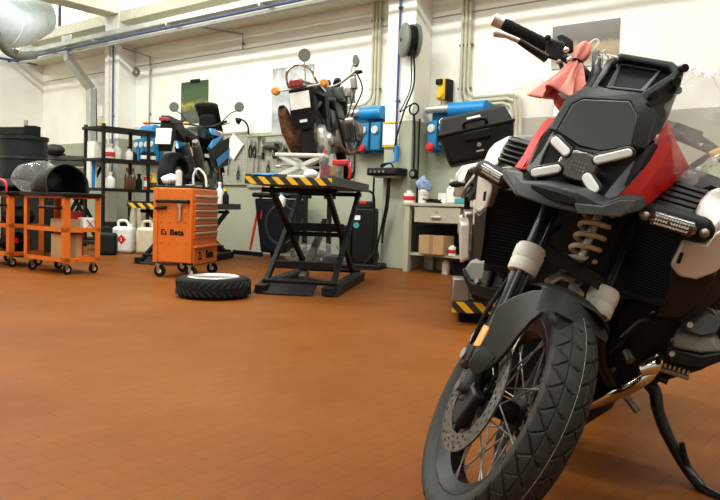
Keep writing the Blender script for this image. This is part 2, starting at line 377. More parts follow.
# ------------------------------------------------------------------ services on the walls
def fix(o, name_label, cat, group=None): return tag(o, name_label, cat, group)
t = thing('cable_tray', 'long galvanised cable tray running along the back wall under the ledge', 'cable tray', (0, 7.55, 3.7))
o = MB(); o.box((-4.2, 0, .025), (21.6, .2, .01)); o.box((-4.2, -.1, .065), (21.6, .006, .08)); o.box((-4.2, .1, .065), (21.6, .006, .08)); o.build('channel', 'galvanised', t, smooth=0)
for x in (-14.2, -12.4, -10.2, -8., -5.72, -3., -.5): MB().bar((x, -.13, -.01), (x, .45, -.01), .04, .03).build('bracket', 'galvanised', t)
o = MB(); o.tube([(-15.6, 7.42, 3.625), (6.8, 7.42, 3.625)], .022, 10)
tag(o.build('air_pipe', 'blue_pipe'), 'dark blue pipe running along the back wall below the cable tray', 'pipe')
o = MB(); o.tube([(-15.6, 7.62, 3.62), (6.8, 7.62, 3.62)], .03, 10)
tag(o.build('conduit_pipe', 'galvanised'), 'grey metal pipe running just behind the blue pipe under the cable tray', 'pipe')
o = MB(); o.tube([(-15.55, 8., 3.66), (-15.55, 4., 3.62), (-15.55, 1, 3.6)], .03, 8)
tag(o.build('air_pipe', 'blue_pipe'), 'dark pipe running along the left wall towards the corner', 'pipe')
# square sheet metal drop
t = thing('cable_duct', 'square galvanised metal duct dropping from the cable tray with a slanted bend', 'duct', (-13.15, 8.1, 1.2))
pth = [V(p) for p in ((-13.635,7.6,3.853), (-13.554,7.62,3.483), (-13.364,7.98,2.961), (-13.343,7.98,1.724))]
o = MB(Matrix.Translation((13.15, -8.1, -1.2)))
for a, b in zip(pth[:-1], pth[1:]): o.bar(a, b+(b-a).normalized()*.01, .15, .13, up=(0, 1, 0))
o.build('duct_run', 'galvanised', t, bev=.006)
o = MB(Matrix.Translation((13.15, -8.1, -1.2))); o.bar(V(pth[0])+V((-.13, 0, .03)), V(pth[0])+V((.25, 0, .03)), .14, .05, up=(0, 1, 0)); o.build('flange', 'galvanised', t, bev=.004)
# big pale air duct at upper left
t = thing('air_duct', 'large pale blue insulated air duct hanging in the upper left corner', 'duct', (-12.875,6.32,3.793))
pd = [V(p)-t.location for p in ((-13.265,6.807,4.18), (-13.189,6.602,4.053), (-13.048,6.316,3.884), (-12.918,6.028,3.788), (-12.727,5.675,3.885), (-12.534,5.337,4.162))]
MB().tube(smoothpath(pd), .43, 28).build('duct_body', 'pale_duct', t)
for k in (1, 2, 3):
    dr = (pd[k+1]-pd[k-1]).normalized(); MB().cyl(pd[k]-dr*.02, pd[k]+dr*.02, .445, n=28).build('seam_band', 'pale_duct', t)
hz = [V(p)-t.location for p in ((-12.396,5.655,3.511), (-12.499,5.817,3.344), (-12.59,5.994,3.238), (-12.641,6.208,3.214), (-12.85,6.561,3.316))]
MB().tube(smoothpath(hz), .075, 14).build('hose', 'reel_grey', t)
MB().ball(V((-12.486,6.08,3.276))-t.location, .05).build('valve_knob', 'chrome', t)
def pipes(name, label, pts, r, m='cream_pipe', clips=(), group=None, cat='pipe'):
    o = tag(MB().tube(pts, r, 10).build(name, m), label, cat, group)
    for c in clips: MB().box(c, (r*4, .03, .025)).build('clip', 'dirty_steel', o, bev=.003)
    return o
def bend(pts, n=5): return smoothpath(pts, n)
# rising conduits left of the right-hand column
for k, (dx, lab) in enumerate(((0, 'leftmost of three cream conduits beside the right column, curving left above the blue unit'), (.055, 'middle of three cream conduits beside the right column'), (.11, 'rightmost of three cream conduits beside the right column, dropping into the blue unit'))):
    x = -6.44+dx
    if k < 2: pts = [(x, 8.15, 3.66), (x, 8.15, 2.4-.06*k), (x-.02, 8.15, 2.32-.07*k), (x-.1, 8.15, 2.26-.08*k), (x-.2, 8.15, 2.245-.08*k), (-7.4, 8.15, 2.245-.08*k)]
    else: pts = [(x, 8.15, 3.66), (x, 8.15, 2.0)]
    pipes('conduit', lab, pts, .021, clips=[(x, 8.16, z) for z in (3.4, 2.45)])
for k, (dx, lab) in enumerate(((0, 'left one of three cream conduits right of the yellow wall box'), (.055, 'middle one of three cream conduits right of the yellow wall box'), (.11, 'right one of three cream conduits right of the yellow wall box'))):
    x = (-4.993,8.15,2.84)[0]+dx; zb = 2.13+.05*k
    pipes('conduit', lab, [(x, 8.15, 3.66), (x, 8.15, zb+.12), (x+.03, 8.15, zb+.04), (x+.12, 8.15, zb), (x+.62, 8.15, zb), (x+.72, 8.15, zb-.04), (x+.75, 8.15, zb-.14), (x+.75, 8.15, 1.5)], .021, clips=[(x, 8.16, z) for z in (2.9, 2.35)])
x = (-11.682,8.16,3.388)[0]
pipes('conduit', 'thin grey conduit on the wall just right of the left column', [(x-.5, 7.9, 3.62), (x, 8.16, 3.45), (x, 8.16, 1.9)], .014, 'dull_steel', [(x, 8.17, 3.2), (x, 8.17, 2.4)])
x = (-9.156,8.16,3.616)[0]
pipes('conduit', 'short thin conduit drop ending high on the wall above the green poster', [(x-.7, 7.75, 3.68), (x, 8.16, 3.55), (x, 8.16, 3.31)], .013, 'dull_steel', [(x, 8.17, 3.4)])
x = -12.33
pipes('conduit', 'white conduit down the front of the left column', [(x-.12, 7.8, 3.7), (x-.12, 7.8, 1.2)], .018, 'milky')
pipes('air_pipe', 'dark blue thin pipe down the front of the left column', [(x+.03, 7.79, 3.65), (x+.03, 7.79, 1.1)], .016, 'blue_pipe', [(x+.03, 7.8, 2.35)])
pipes('conduit', 'thin dark conduit behind the square metal duct', [(-13.383,8.1,2.999), (-13.324,8.1,1.674)], .013, 'dirty_steel')
x = (-5.725,7.79,3.238)[0]
pipes('air_pipe', 'blue compressed air pipe down the front of the right column', [(x, 7.79, 3.9), (x, 7.79, 1.5)], .016, 'blue_pipe', [(x, 7.8, 3.4), (x, 7.8, 2.2)])
pipes('conduit', 'thin dark cable running down the side of the right column', [(-5.45, 7.92, 1.97), (-5.45, 7.92, .3)], .012, 'rubber')
o = MB(); o.lathe([(.03, -.02), (.075, -.02), (.09, 0), (.075, .02), (.03, .02)], (-11.911,8.02,3.168), (1, 0, 0), closed=True)
tag(o.build('wall_bell', 'dull_steel'), 'small round grey bell on the side of the left column', 'bell')
o = MB(); o.box((-12.758,7.81,2.475), (.16, .01, .2)); w = tag(o.build('warning_sign', 'paper', bev=.002), 'small white sign with a yellow warning triangle on the left column', 'sign')
c = V((-12.721,7.8,2.264)); MB().prism([c+V((-.06, -.005, -.05)), c+V((.06, -.005, -.05)), c+V((0, -.005, .06))], (0, -.004, 0)).build('warning_triangle', 'yellow', w)
# hose reel on the right column
t = thing('hose_reel', 'round grey-green hose reel high on the right column', 'hose reel', (-5.55,7.62,2.929))
MB().lathe([(.03, -.05), (.2, -.05), (.215, -.03), (.215, -.015), (.2, 0), (.12, .02), (.03, .02)], (0, 0, 0), (-.6, -.8, 0), 32).build('side_plate', 'reel_grey', t)
MB().lathe([(.165, -.16), (.165, -.05)], (0, 0, 0), (-.6, -.8, 0), 28).build('drum', 'reel_grey', t)
MB().lathe([(.03, -.2), (.2, -.2), (.215, -.18), (.215, -.16), (.03, -.155)], (0, 0, 0), (-.6, -.8, 0), 32).build('rear_plate', 'reel_grey', t)
MB().lathe([(.18, -.15), (.195, -.105), (.18, -.06)], (0, 0, 0), (-.6, -.8, 0), 28).build('wound_hose', 'rubber', t)
MB().box((.1, .13, .1), (.1, .14, .2)).build('bracket', 'reel_grey', t, bev=.01)
pipes('air_hose', 'black hose hanging from the reel down the right column', bend([(-5.334,7.55,2.792), (-5.335,7.6,2.53), (-5.383,7.65,2.318), (-5.518,7.7,2.108), (-5.604,7.74,1.965), (-5.703,7.76,1.687), (-5.728,7.76,1.532)]), .011, 'rubber', cat='hose')
pipes('air_hose', 'second thin black hose looping from the reel to the ring coil', bend([(-5.363,7.55,2.77), (-5.38,7.6,2.348), (-5.536,7.68,2.132), (-5.639,7.74,2.044), (-5.484,7.74,2.124)]), .008, 'rubber', cat='hose')
o = MB(); o.tube([V((-5.434,7.76,2.072))+V((.07*cos(a), 0, .07*sin(a))) for a in [2*PI*k/24 for k in range(24)]], .012, 8, closed=True)
tag(o.build('hose_coil', 'rubber'), 'small ring of black hose hung on the right column', 'hose')
pipes('air_hose', 'black hose hanging straight down from the ring coil to the round grey box', bend([(-5.416,7.74,1.993), (-5.402,7.75,1.677), (-5.393,7.74,1.269)]), .014, 'rubber', cat='hose')
o = MB(); o.lathe([(0, .03), (.05, .03), (.065, .01), (.065, -.02), (0, -.02)], (-5.378,7.72,1.242), (0, -1, 0))
w = tag(o.build('cable_hanger', 'rubber'), 'round black cable hanger low on the right column above the bench', 'hanger')
MB().lathe([(0, .036), (.03, .034), (.034, .03)], (-5.378,7.72,1.242), (0, -1, 0)).build('hub', 'dull_steel', w)
o = MB(); o.box((-5.825,7.81,1.781), (.26, .02, .3)); w = tag(o.build('notice_panel', 'paper', bev=.004), 'white notice panel with yellow edges on the right column', 'notice')
for zy in (123, 145.5): MB().box(V((-5.813,7.795,1.779))+V((0, 0, (133.5-zy)*.0137)), (.27, .012, .018)).build('edge_strip', 'yellow', w)
# yellow wall box
t = thing('wall_box', 'yellow wall box with a black side, above the black luggage case', 'wall box', (-5.21,8.1,2.344))
MB().box((0, -.02, 0), (.13, .14, .28)).build('body', 'yellow', t, bev=.03, segs=4)
MB().box((.08, 0, -.01), (.04, .15, .28)).build('side_cover', 'black_plastic', t, bev=.012)
MB().box((-.01, -.1, .09), (.09, .05, .07)).build('dark_window', 'black_plastic', t, bev=.01)
MB().lathe([(0, .03), (.04, .03), (.055, 0)], (0, -.09, -.07), (0, -1, 0)).build('dial', 'yellow', t)
for dx in (-.04, .05): pipes('conduit', 'thin conduit below the yellow wall box, %s one' % ('left' if dx < 0 else 'right'), [V((-5.23,8.14,2.223))+V((dx, 0, 0)), V((-5.218,8.14,1.964))+V((dx, 0, -.1))], .011)
# charger on a wall bracket
t = thing('wall_charger', 'flat black battery charger on a bracket low on the right column', 'charger', (-5.787,7.7,1.269))
MB().box((0, 0, 0), (.5, .24, .1)).build('case', 'black_plastic', t, bev=.02)
MB().box((0, -.122, .0), (.4, .006, .05)).build('front_panel', 'dark_grey_plastic', t, bev=.003)
for k in range(4): MB().cyl((-.17+.07*k, -.125, 0), (-.17+.07*k, -.137, 0), .016, n=12).build('knob', 'steel', t)
MB().box((0, .03, -.065), (.36, .2, .025)).build('bracket', 'dull_steel', t)
MB().tube(bend([(-.1, 0, .06), (-.08, 0, .1), (.05, 0, .11), (.1, 0, .06)]), .012, 8).build('handle', 'black_plastic', t)
pipes('charger_cable', 'leftmost black cable hanging from the wall charger to the floor', bend([(-5.968,7.66,1.189), (-5.986,7.68,0.832), (-5.979,7.68,0.434), (-5.882,7.6,0.216), (-5.95, 7.4, .012)]), .014, 'rubber', cat='cable')
pipes('charger_cable', 'middle black cable hanging from the wall charger in a long loop', bend([(-5.738,7.66,1.188), (-5.771,7.68,0.837), (-5.855,7.7,0.506), (-5.896,7.68,0.266), (-5.813,7.6,0.141), (-5.8, 7.45, .012)]), .014, 'rubber', cat='cable')
pipes('charger_cable', 'right black cable hanging straight from the wall charger with a plug at its end', bend([(-5.705,7.66,1.188), (-5.738,7.68,0.838), (-5.808,7.7,0.574), (-5.846,7.72,0.334)]), .013, 'rubber', cat='cable')
pipes('air_hose', 'blue coiled hose running down to the wall charger', bend([(-5.714,7.76,1.584), (-5.677,7.74,1.426), (-5.789,7.74,1.389), (-5.904,7.72,1.336)]), .014, 'blue_bright', cat='hose')
tag(MB().cyl((-5.691,7.76,1.609), (-5.683,7.76,1.401), .03).build('air_valve', 'blue_bright'), 'blue air valve on the right column above the wall charger', 'valve')
# blue dispenser units
def blue_unit(label, c, w, h, n, knobs, roller=True, jars=True):
    t = thing('dispenser_unit', label, 'dispenser', c, group='blue dispenser units on the back wall')
    MB().box((0, .06, 0), (w, .02, h)).build('back_panel', 'blue_unit', t, bev=.004)
    if roller:
        MB().cyl((-w*.1, -.05, h*.38), (w*.5, -.05, h*.38), .09).build('roller', 'blue_bright', t)
        MB().cyl((-w*.55, -.03, h*.42), (-w*.1, -.03, h*.42), .05).build('rail', 'galvanised', t)
    cw = w/n
    for k in range(n):
        x = -w/2+cw*(k+.5)
        MB().box((x, -.02, -h*.14), (cw*.82, .12, h*.62)).build('column', 'blue_unit', t, bev=.015)
        MB().lathe([(0, .02), (.05, .02), (.058, 0)], (x, -.09, 0), (0, -1, 0), 18).build('dial', 'glass_dial', t)
        if k in knobs: MB().lathe([(0, .05), (.04, .05), (.06, .03), (.06, 0), (.02, -.02)], (x, -.1, -h*.4), (0, -1, 0), 14).build('red_knob', 'red_plastic', t)
    return t
blue_unit('blue wall unit with a blue roller and red knobs, left of the right column', (-6.422,8.05,1.862), .62, .62, 3, (0, 1))
blue_unit('blue wall unit with a long roller, half hidden behind the black luggage case', (-4.946,8.05,1.84), .86, .6, 5, (0,))
blue_unit('blue wall unit with four columns above the right end of the black shelf rack', (-11.55,8.05,1.816), .62, .68, 4, ())
# posters
def post(name, label, x0, x1, y0, y1, m, h):
    a = V(h[0]); b = V(h[1]); o = MB(); o.box(((a.x+b.x)/2, 8.19, (a.z+b.z)/2), (abs(b.x-a.x), .012, abs(a.z-b.z)))
    return tag(o.build(name, m, smooth=0), label, 'poster')
w = post('poster', 'dark green poster with a yellow glow on the wall behind the blue motorcycle', 0, 0, 0, 0, 'forest_print', ((-10.778,8.19,2.899), (-10.044,8.19,2.177)))
MB().box(V((-10.389,8.18,2.901)), (.24, .03, .06)).build('clip', 'black_plastic', w, bev=.006)
post('poster', 'pale grey and white poster on the wall behind the old motorcycle', 0, 0, 0, 0, 'pale_print', ((-8.469,8.19,2.93), (-7.595,8.19,1.894)))
post('poster', 'grey and sandy coloured poster on the wall behind the black motorcycle handlebar', 0, 0, 0, 0, 'desert_print', ((-3.785,8.19,2.983), (-2.994,8.19,2.487)))
# tool boards
def board(label, a, b):
    a = V(a); b = V(b); t = thing('tool_board', label, 'tool board', ((a.x+b.x)/2, 8.17, (a.z+b.z)/2), group='grey tool boards on the back wall')
    w = abs(b.x-a.x); h = abs(a.z-b.z)
    MB().box((0, 0, 0), (w, .02, h)).build('panel', 'board_grey', t, bev=.003)
    MB().box((0, -.012, h/2-.02), (w, .03, .03)).build('top_edge', 'bench_paint', t, bev=.004)
    o = MB()
    for i in range(int(w/.09)):
        for j in range(int(h/.09)): o.box((-w/2+.06+i*.09, -.0105, -h/2+.06+j*.09), (.012, .002, .012))
    e = o.build('holes', 'matte_black', t, smooth=0, merge=False); e['kind'] = 'stuff'
    return t
board('grey tool board left of the gooseneck lamp, with the white card on it', (-9.714,8.17,1.975), (-8.991,8.17,1.103))
board('grey tool board full of hanging tools behind the old motorcycle', (-8.981,8.17,1.914), (-7.796,8.17,1.063))
board('grey tool board right of the old motorcycle, beside the blue unit', (-7.805,8.17,1.885), (-6.743,8.17,1.042))
def onwall(px, py): return None
def tool(name, label, c, parts, cat='tool'):
    t = thing(name, label, cat, c)
    for pn, m, f in parts: f(MB()).build(pn, m, t, bev=.003)
    return t
def plier(label, c, s=1.):
    tool('pliers', label, c, [('jaws', 'dull_steel', lambda o: o.box((0, 0, .06*s), (.03*s, .015, .09*s))), ('handle', 'black_plastic', lambda o: o.tube([(-.008*s, 0, .02*s), (-.03*s, 0, -.05*s), (-.018*s, 0, -.14*s)], .011*s)), ('handle', 'black_plastic', lambda o: o.tube([(.008*s, 0, .02*s), (.03*s, 0, -.05*s), (.018*s, 0, -.14*s)], .011*s))])
def wrench(label, c, s=1., m='dull_steel'):
    tool('wrench', label, c, [('shaft', m, lambda o: o.box((0, 0, 0), (.025*s, .012, .26*s))), ('open_jaw', m, lambda o: o.ring([(.045*s*cos(a), 0, .15*s+.045*s*sin(a)) for a in [k*PI/6 for k in range(12)]], [(.022*s*cos(a), 0, .15*s+.022*s*sin(a)) for a in [k*PI/6 for k in range(12)]], (0, .014, 0)))])
plier('leftmost black pliers on the tool board', (-8.883,8.13,1.714), 1.25)
plier('second black pliers from the left on the tool board', (-8.789,8.13,1.695), 1.1)
wrench('small dark wrench hanging between the pliers and the long file', (-8.696,8.13,1.725), .85, 'dirty_steel')
tool('file', 'long dark file hanging upright on the tool board', (-8.592,8.13,1.706), [('blade', 'dirty_steel', lambda o: o.box((0, 0, .04), (.035, .012, .26))), ('handle', 'black_plastic', lambda o: o.cyl((0, 0, -.09), (0, 0, -.2), .022))])
tool('drill', 'dark power drill hung on the tool board left of the old motorcycle', (-8.378,8.1,1.666), [('body', 'dirty_steel', lambda o: o.cyl((-.12, 0, .05), (.12, 0, .05), .06)), ('chuck', 'aluminium', lambda o: o.cyl((-.2, 0, .05), (-.12, 0, .05), .025, .04)), ('handle', 'black_plastic', lambda o: o.bar((.06, 0, .03), (.1, 0, -.15), .05, .07))])
o = MB(); o.tube([V((-8.222,8.1,1.647))+V((.1*cos(a), .02*sin(3*a), .11*sin(a))) for a in [2*PI*k/24 for k in range(24)]], .025, 8, closed=True)
tag(o.build('chain_loop', 'dirty_steel'), 'looped dark chain hung on the tool board beside the drill', 'chain')
wrench('pale wrench hanging lowest on the tool board near the striped lift end', (-8.816,8.13,1.439), 1.0, 'aluminium')
wrench('dark wrench hanging beside the pale one low on the tool board', (-8.698,8.13,1.422), .9)
plier('small pliers low on the tool board under the drill', (-8.468,8.13,1.403), .9)
plier('pliers right of the chain on the tool board under the exhaust', (-8.078,8.13,1.646), 1.)
for px, lab in ((320, 'first'), (329, 'second'), (338, 'third')): wrench('%s dark wrench from the left on the tool board seen through the old motorcycle' % lab, V((-7.369,8.13,1.628))+V(((px-320)*.0155, 0, 0)), 1.)
wrench('small wrench on the left tool board below the white card', (-9.42,8.13,1.381), .9)
plier('pliers on the left tool board near the blue motorcycle fork', (-9.171,8.13,1.313), .9)
c = V((-9.296,8.12,1.741)); o = MB(); o.prism([c+V((0, 0, .21)), c+V((.25, 0, .02)), c+V((.02, 0, -.23)), c+V((-.23, 0, -.03))], (0, .01, 0))
tag(o.build('white_card', 'paper', smooth=0), 'white diamond shaped card hanging on the left tool board', 'card')
t = thing('gooseneck_lamp', 'black gooseneck lamp curving up above the tool boards', 'lamp', (-8.904,8.1,1.92))
p = [V(q)-t.location for q in ((-8.904,8.1,1.92), (-8.898,8.08,2.03), (-8.939,8.05,2.116), (-9.001,8.02,2.148))]
MB().tube(smoothpath(p), .014, 8).build('neck', 'black_plastic', t); MB().lathe([(.02, 0), (.06, .07), (.05, .07)], p[-1], (-.8, -.2, -.3), 16).build('lamp_head', 'black_plastic', t)

# ------------------------------------------------------------------ motorcycle lifts
PX = V((.866, .5, 0)); DY = V((-.5, .866, 0)); RZ = math.radians(30)
def lift(name, label, left, width, length, zt, ramp=True, base_shift=.4):
    # local frame: x across, y along, origin at floor under the near left corner of the table
    t = thing(name, label, 'lift', (left[0], left[1], 0), RZ)
    MB().box((width/2, length/2, zt-.03), (width, length, .06)).build('table', 'lift_top', t, bev=.004)
    MB().box((width/2, -.004, zt-.03), (width, .012, .062)).build('striped_edge', 'hazard_tape', t, smooth=0)
    for x in (.015, width-.015): MB().box((x, length/2, zt+.012), (.03, length, .025)).build('side_rail', 'lift_top', t, bev=.003)
    b0, b1 = base_shift, base_shift+1.5
    for x in (.06, width-.06):
        MB().bar((x, b0+.1, .09), (x, b1-.1, zt-.09), .045, .055).build('scissor_arm', 'lift_paint', t, bev=.004)
    for x in (.12, width-.12):
        MB().bar((x, b1, .09), (x, b0+.0, zt-.09), .045, .055).build('scissor_arm', 'lift_paint', t, bev=.004)
    for z, y in ((.5*zt+.0, (b0+b1)/2), (.1, b0+.1), (.1, b1), (zt-.1, b0+.02), (zt-.1, b1-.1)):
        MB().cyl((.03, y, z), (width-.03, y, z), .022).build('cross_shaft', 'lift_paint', t)
    for x in (.07, width-.07): MB().box((x, (b0+b1)/2, .045), (.1, b1-b0+.25, .07)).build('base_rail', 'lift_paint', t, bev=.004)
    MB().bar((width/2, b0+.2, .12), (width/2, b1-.3, zt*.62), .06, .06).build('hydraulic_ram', 'dull_steel', t)
    MB().box((width/2, b0+.28, .24), (width-.2, .08, .07)).build('cross_beam', 'lift_paint', t, bev=.004)
    MB().box((width/2, b0+.75, .52*zt+.05), (width-.2, .1, .08)).build('cross_beam', 'lift_paint', t, bev=.004)
    if ramp:
        MB().prism([(.1, b0-.15, .01), (width-.2, b0-.15, .01), (width-.2, b0+.2, .11), (.1, b0+.2, .11)], (0, .01, .012)).build('ramp_flap', 'lift_paint', t, bev=.003)
        for x in (-.02, width-.1): MB().prism([(x, b0-.1, 0), (x, b1, 0), (x, b1, .09), (x, b0+.2, .09)], (.12, 0, 0)).build('foot_plate', 'lift_paint', t, bev=.004)
    return t
lift('motorcycle_lift', 'black scissor lift with striped table end carrying the old motorcycle', (-4.676, 4.225), .75, 2.15, 1.03)
lift('motorcycle_lift', 'black scissor lift behind the orange roller cabinet carrying the blue motorcycle', (-7.897, 5.213), .75, 2.15, .765, base_shift=.3)
# ------------------------------------------------------------------ small item makers (each call is one thing)
def bottle(name, label, c, r, h, m, capm='black_plastic', neck=.35, lab=None, group=None, cat='bottle', caph=.03):
    t = thing(name, label, cat, c, group=group)
    MB().lathe([(0, 0), (r*.95, 0), (r, .01), (r, h*.62), (r*.85, h*.72), (r*neck, h*.84), (r*neck, h), (0, h)], n=18).build('body', m, t)
    MB().lathe([(0, h-.002), (r*neck*1.25, h-.002), (r*neck*1.25, h+caph), (0, h+caph)], n=14).build('cap', capm, t)
    if lab: MB().lathe([(r+.001, h*.15), (r+.0015, h*.15), (r+.0015, h*.5), (r+.001, h*.5)], n=18).build('label_band', lab, t)
    return t
def carton(name, label, c, d, m, rz=0, tape=None, cat='box', group=None):
    t = thing(name, label, cat, c, rz, group)
    MB().box((0, 0, d[2]/2), d).build('box_body', m, t, bev=.004)
    if tape: MB().box((0, 0, d[2]/2), (.06, d[1]+.003, d[2]+.003)).build('tape_strip', tape, t, smooth=0)
    return t
def can(name, label, c, r, h, m, top='steel', cat='can', group=None, lab=None):
    t = thing(name, label, cat, c, group=group)
    MB().lathe([(0, 0), (r, 0), (r, h), (r*.9, h+.004), (0, h+.004)], n=20).build('body', m, t)
    MB().lathe([(0, h), (r*.55, h), (r*.5, h+r*.5), (0, h+r*.5)], n=16).build('cap', top, t)
    if lab: MB().lathe([(r+.001, h*.25), (r+.002, h*.25), (r+.002, h*.7), (r+.001, h*.7)], n=20).build('label_band', lab, t)
    return t
def crumple(c, d, amp, seed=0, nu=26, nv=16):
    c = V(c); o = MB()
    def f(u, v):
        a = 2*PI*u; t = PI*v; p = V((d[0]*sin(t)*cos(a), d[1]*sin(t)*sin(a), d[2]*cos(t)))
        q = p*9+V((seed, seed*.7, 0)); k = 1+amp*(noise.ridged_multi_fractal(q*.6, 1, 2, 4, 1, 2)-1.1)
        return c+p*k
    return o.grid(f, nu, nv, cu=True)
def caster(t, x, y, r=.05, name='caster'):
    f = MB(); f.box((x, y, r*2+.008), (.06, .05, .012)); 
    f.box((x, y-.022, r+.03), (.03, .005, .07)); f.box((x, y+.022, r+.03), (.03, .005, .07)); fo = f.build(name, 'steel', t, bev=.002)
    MB().lathe([(.012, -.014), (r, -.012), (r+.001, 0), (r, .012), (.012, .014)], (x+.012, y, r+.001), (0, 1, 0), 22).build('wheel', 'rubber', fo)
    MB().lathe([(0, -.017), (.022, -.017), (.022, .017), (0, .017)], (x+.012, y, r+.001), (0, 1, 0), 16).build('hub', 'milky', fo)
# ------------------------------------------------------------------ orange service trolleys
def trolley(label, near, rz, black_top=True):
    # local: x runs along the short right side, y along the long side away; origin on the floor at the near corner
    t = thing('service_trolley', label, 'trolley', near, rz, group='orange service trolleys')
    W_, L_, H_ = .41, .8, .825; z0 = .125
    for x in (0, W_):
        for y in (0, L_):
            o = MB(); sx = 1 if x == 0 else -1; sy = 1 if y == 0 else -1
            o.box((x+sx*.03, y, (z0+H_)/2), (.06, .006, H_-z0)); o.box((x, y+sy*.03, (z0+H_)/2), (.006, .06, H_-z0)); o.build('corner_post', 'orange_paint', t, smooth=0, merge=False)
    for z, n in ((z0+.03, 'lower_shelf'), (.47, 'middle_shelf')):
        o = MB(); o.box((W_/2, L_/2, z-.02), (W_, L_, .006))
        for a, b in (((0, 0), (W_, 0)), ((0, L_), (W_, L_)), ((0, 0), (0, L_)), ((W_, 0), (W_, L_))): o.bar((a[0], a[1], z), (b[0], b[1], z), .006, .045)
        o.build(n, 'orange_paint', t, smooth=0, merge=False)
        MB().box((W_/2, L_/2, z-.014), (W_-.02, L_-.02, .006)).build('shelf_mat', 'matte_black', t, smooth=0)
    o = MB(); o.bar((0, 0, H_-.015), (W_, 0, H_-.015), .006, .03); o.bar((0, L_, H_-.015), (W_, L_, H_-.015), .006, .03); o.bar((W_, 0, H_-.015), (W_, L_, H_-.015), .006, .03); o.bar((0, 0, H_-.015), (0, L_, H_-.015), .006, .03)
    o.build('top_frame', 'orange_paint', t, smooth=0, merge=False)
    o = MB(); o.box((W_/2, L_/2, H_-.01), (W_+.0, L_+.02, .012)); 
    for a, b in (((-.02, -.03), (W_+.02, -.03)), ((W_+.02, -.03), (W_+.02, L_+.03)), ((W_+.02, L_+.03), (-.02, L_+.03)), ((-.02, L_+.03), (-.02, -.03))): o.bar((*a, H_+.01), (*b, H_+.01), .035, .04)
    o.build('top_tray', 'black_plastic', t, bev=.008)
    MB().tube([(-.01, .05, .7), (-.07, .05, .7), (-.07, .38, .7), (-.01, .38, .7)], .017, 10).build('push_handle', 'black_plastic', t)
    for x in (.05, W_-.05):
        for y in (.06, L_-.06): caster(t, x, y)
    return t
# short side direction (.26,.966) is local x, long side (-.963,.26) is local y
tr_rz = math.atan2(.999, -.035)
NEAR = (-7.095,3.957,0)
trolley('orange open service trolley with a black top tray, holding boxes, right one of the pair', NEAR, tr_rz)
NEAR2 = (-8.211,3.916,0)
trolley('orange open service trolley at the left edge, partly behind the other trolley', NEAR2, tr_rz)
MT = Matrix.Translation(NEAR) @ Matrix.Rotation(tr_rz, 4, 'Z')
MT2 = Matrix.Translation(NEAR2) @ Matrix.Rotation(tr_rz, 4, 'Z')
def onT(p, M=None): return tuple((M or MT) @ V(p))
t = carton('carton', 'white carton with a green and red mark on the trolley middle shelf', onT((.31, .07, .458)), (.17, .1, .14), 'paper', tr_rz, cat='carton')
MB(Matrix.Translation((.0, -.051, .07))).bar((-.05, 0, .05), (.05, 0, -.05), .003, .03, up=(0, 1, 0)).build('green_mark', 'green_print', t, smooth=0)
MB(Matrix.Translation((.0, -.052, .07))).bar((-.05, 0, -.04), (.03, 0, .045), .003, .016, up=(0, 1, 0)).build('red_mark', 'red_plastic', t, smooth=0)
carton('carton', 'open brown cardboard box beside the white carton on the trolley middle shelf', onT((.13, .2, .458)), (.2, .25, .12), 'card', tr_rz, cat='carton')
carton('carton', 'red carton standing upright behind the white carton on the trolley', onT((.27, .27, .458)), (.12, .12, .2), 'red_plastic', tr_rz, cat='carton')
carton('carton', 'tall brown cardboard box on the trolley lower shelf', onT((.14, .2, .148)), (.2, .26, .27), 'card', tr_rz, 'card_dark', cat='carton')
carton('carton', 'red carton on the trolley lower shelf', onT((.3, .28, .148)), (.11, .12, .28), 'red_plastic', tr_rz, cat='carton')
carton('carton', 'low brown box at the right of the trolley lower shelf', onT((.35, .43, .148)), (.12, .2, .15), 'card_dark', tr_rz, cat='carton')
o = MB(); o.box((0, 0, .012), (.3, .12, .02)); o.box((.02, .02, .03), (.2, .05, .02))
w = tag(o.build('tool_tray', 'orange_paint', bev=.004), 'flat orange plastic tray lying on the trolley lower shelf', 'tray'); w.location = onT((.25, .08, .15)); w.rotation_euler = (0, 0, tr_rz+.25)
# black cowl in plastic on the right trolley
t = thing('motorcycle_cowl', 'black hollow motorcycle cowl on top of the right trolley, half wrapped in clear plastic', 'cowl', onT((.2, .56, .835)), tr_rz)
def cowl(s):
    def f(u, v):
        a = PI*u; k = max(.03, cos(v*1.45))**.55; return V((.2*s*cos(a)*k*(1+.12*sin(3*a)), -.24*s+.5*v*s+.04*s*sin(a), max(0, .27*s*sin(a)**.8*k)+.01))
    return f
MB().grid(cowl(1.15), 18, 12).build('shell_body', 'black_plastic', t, solid=.012)
MB().tube([cowl(1.17)(k/18, 0) for k in range(19)], .012, 8).build('rim', 'dark_grey_plastic', t)
MB().box((0, .08, .09), (.24, .2, .12)).build('inner_bracket', 'matte_black', t, bev=.02)
o = crumple((-.06, .2, .17), (.27, .24, .19), .12, 3); o.build('plastic_wrap', 'hazy_plastic', t)
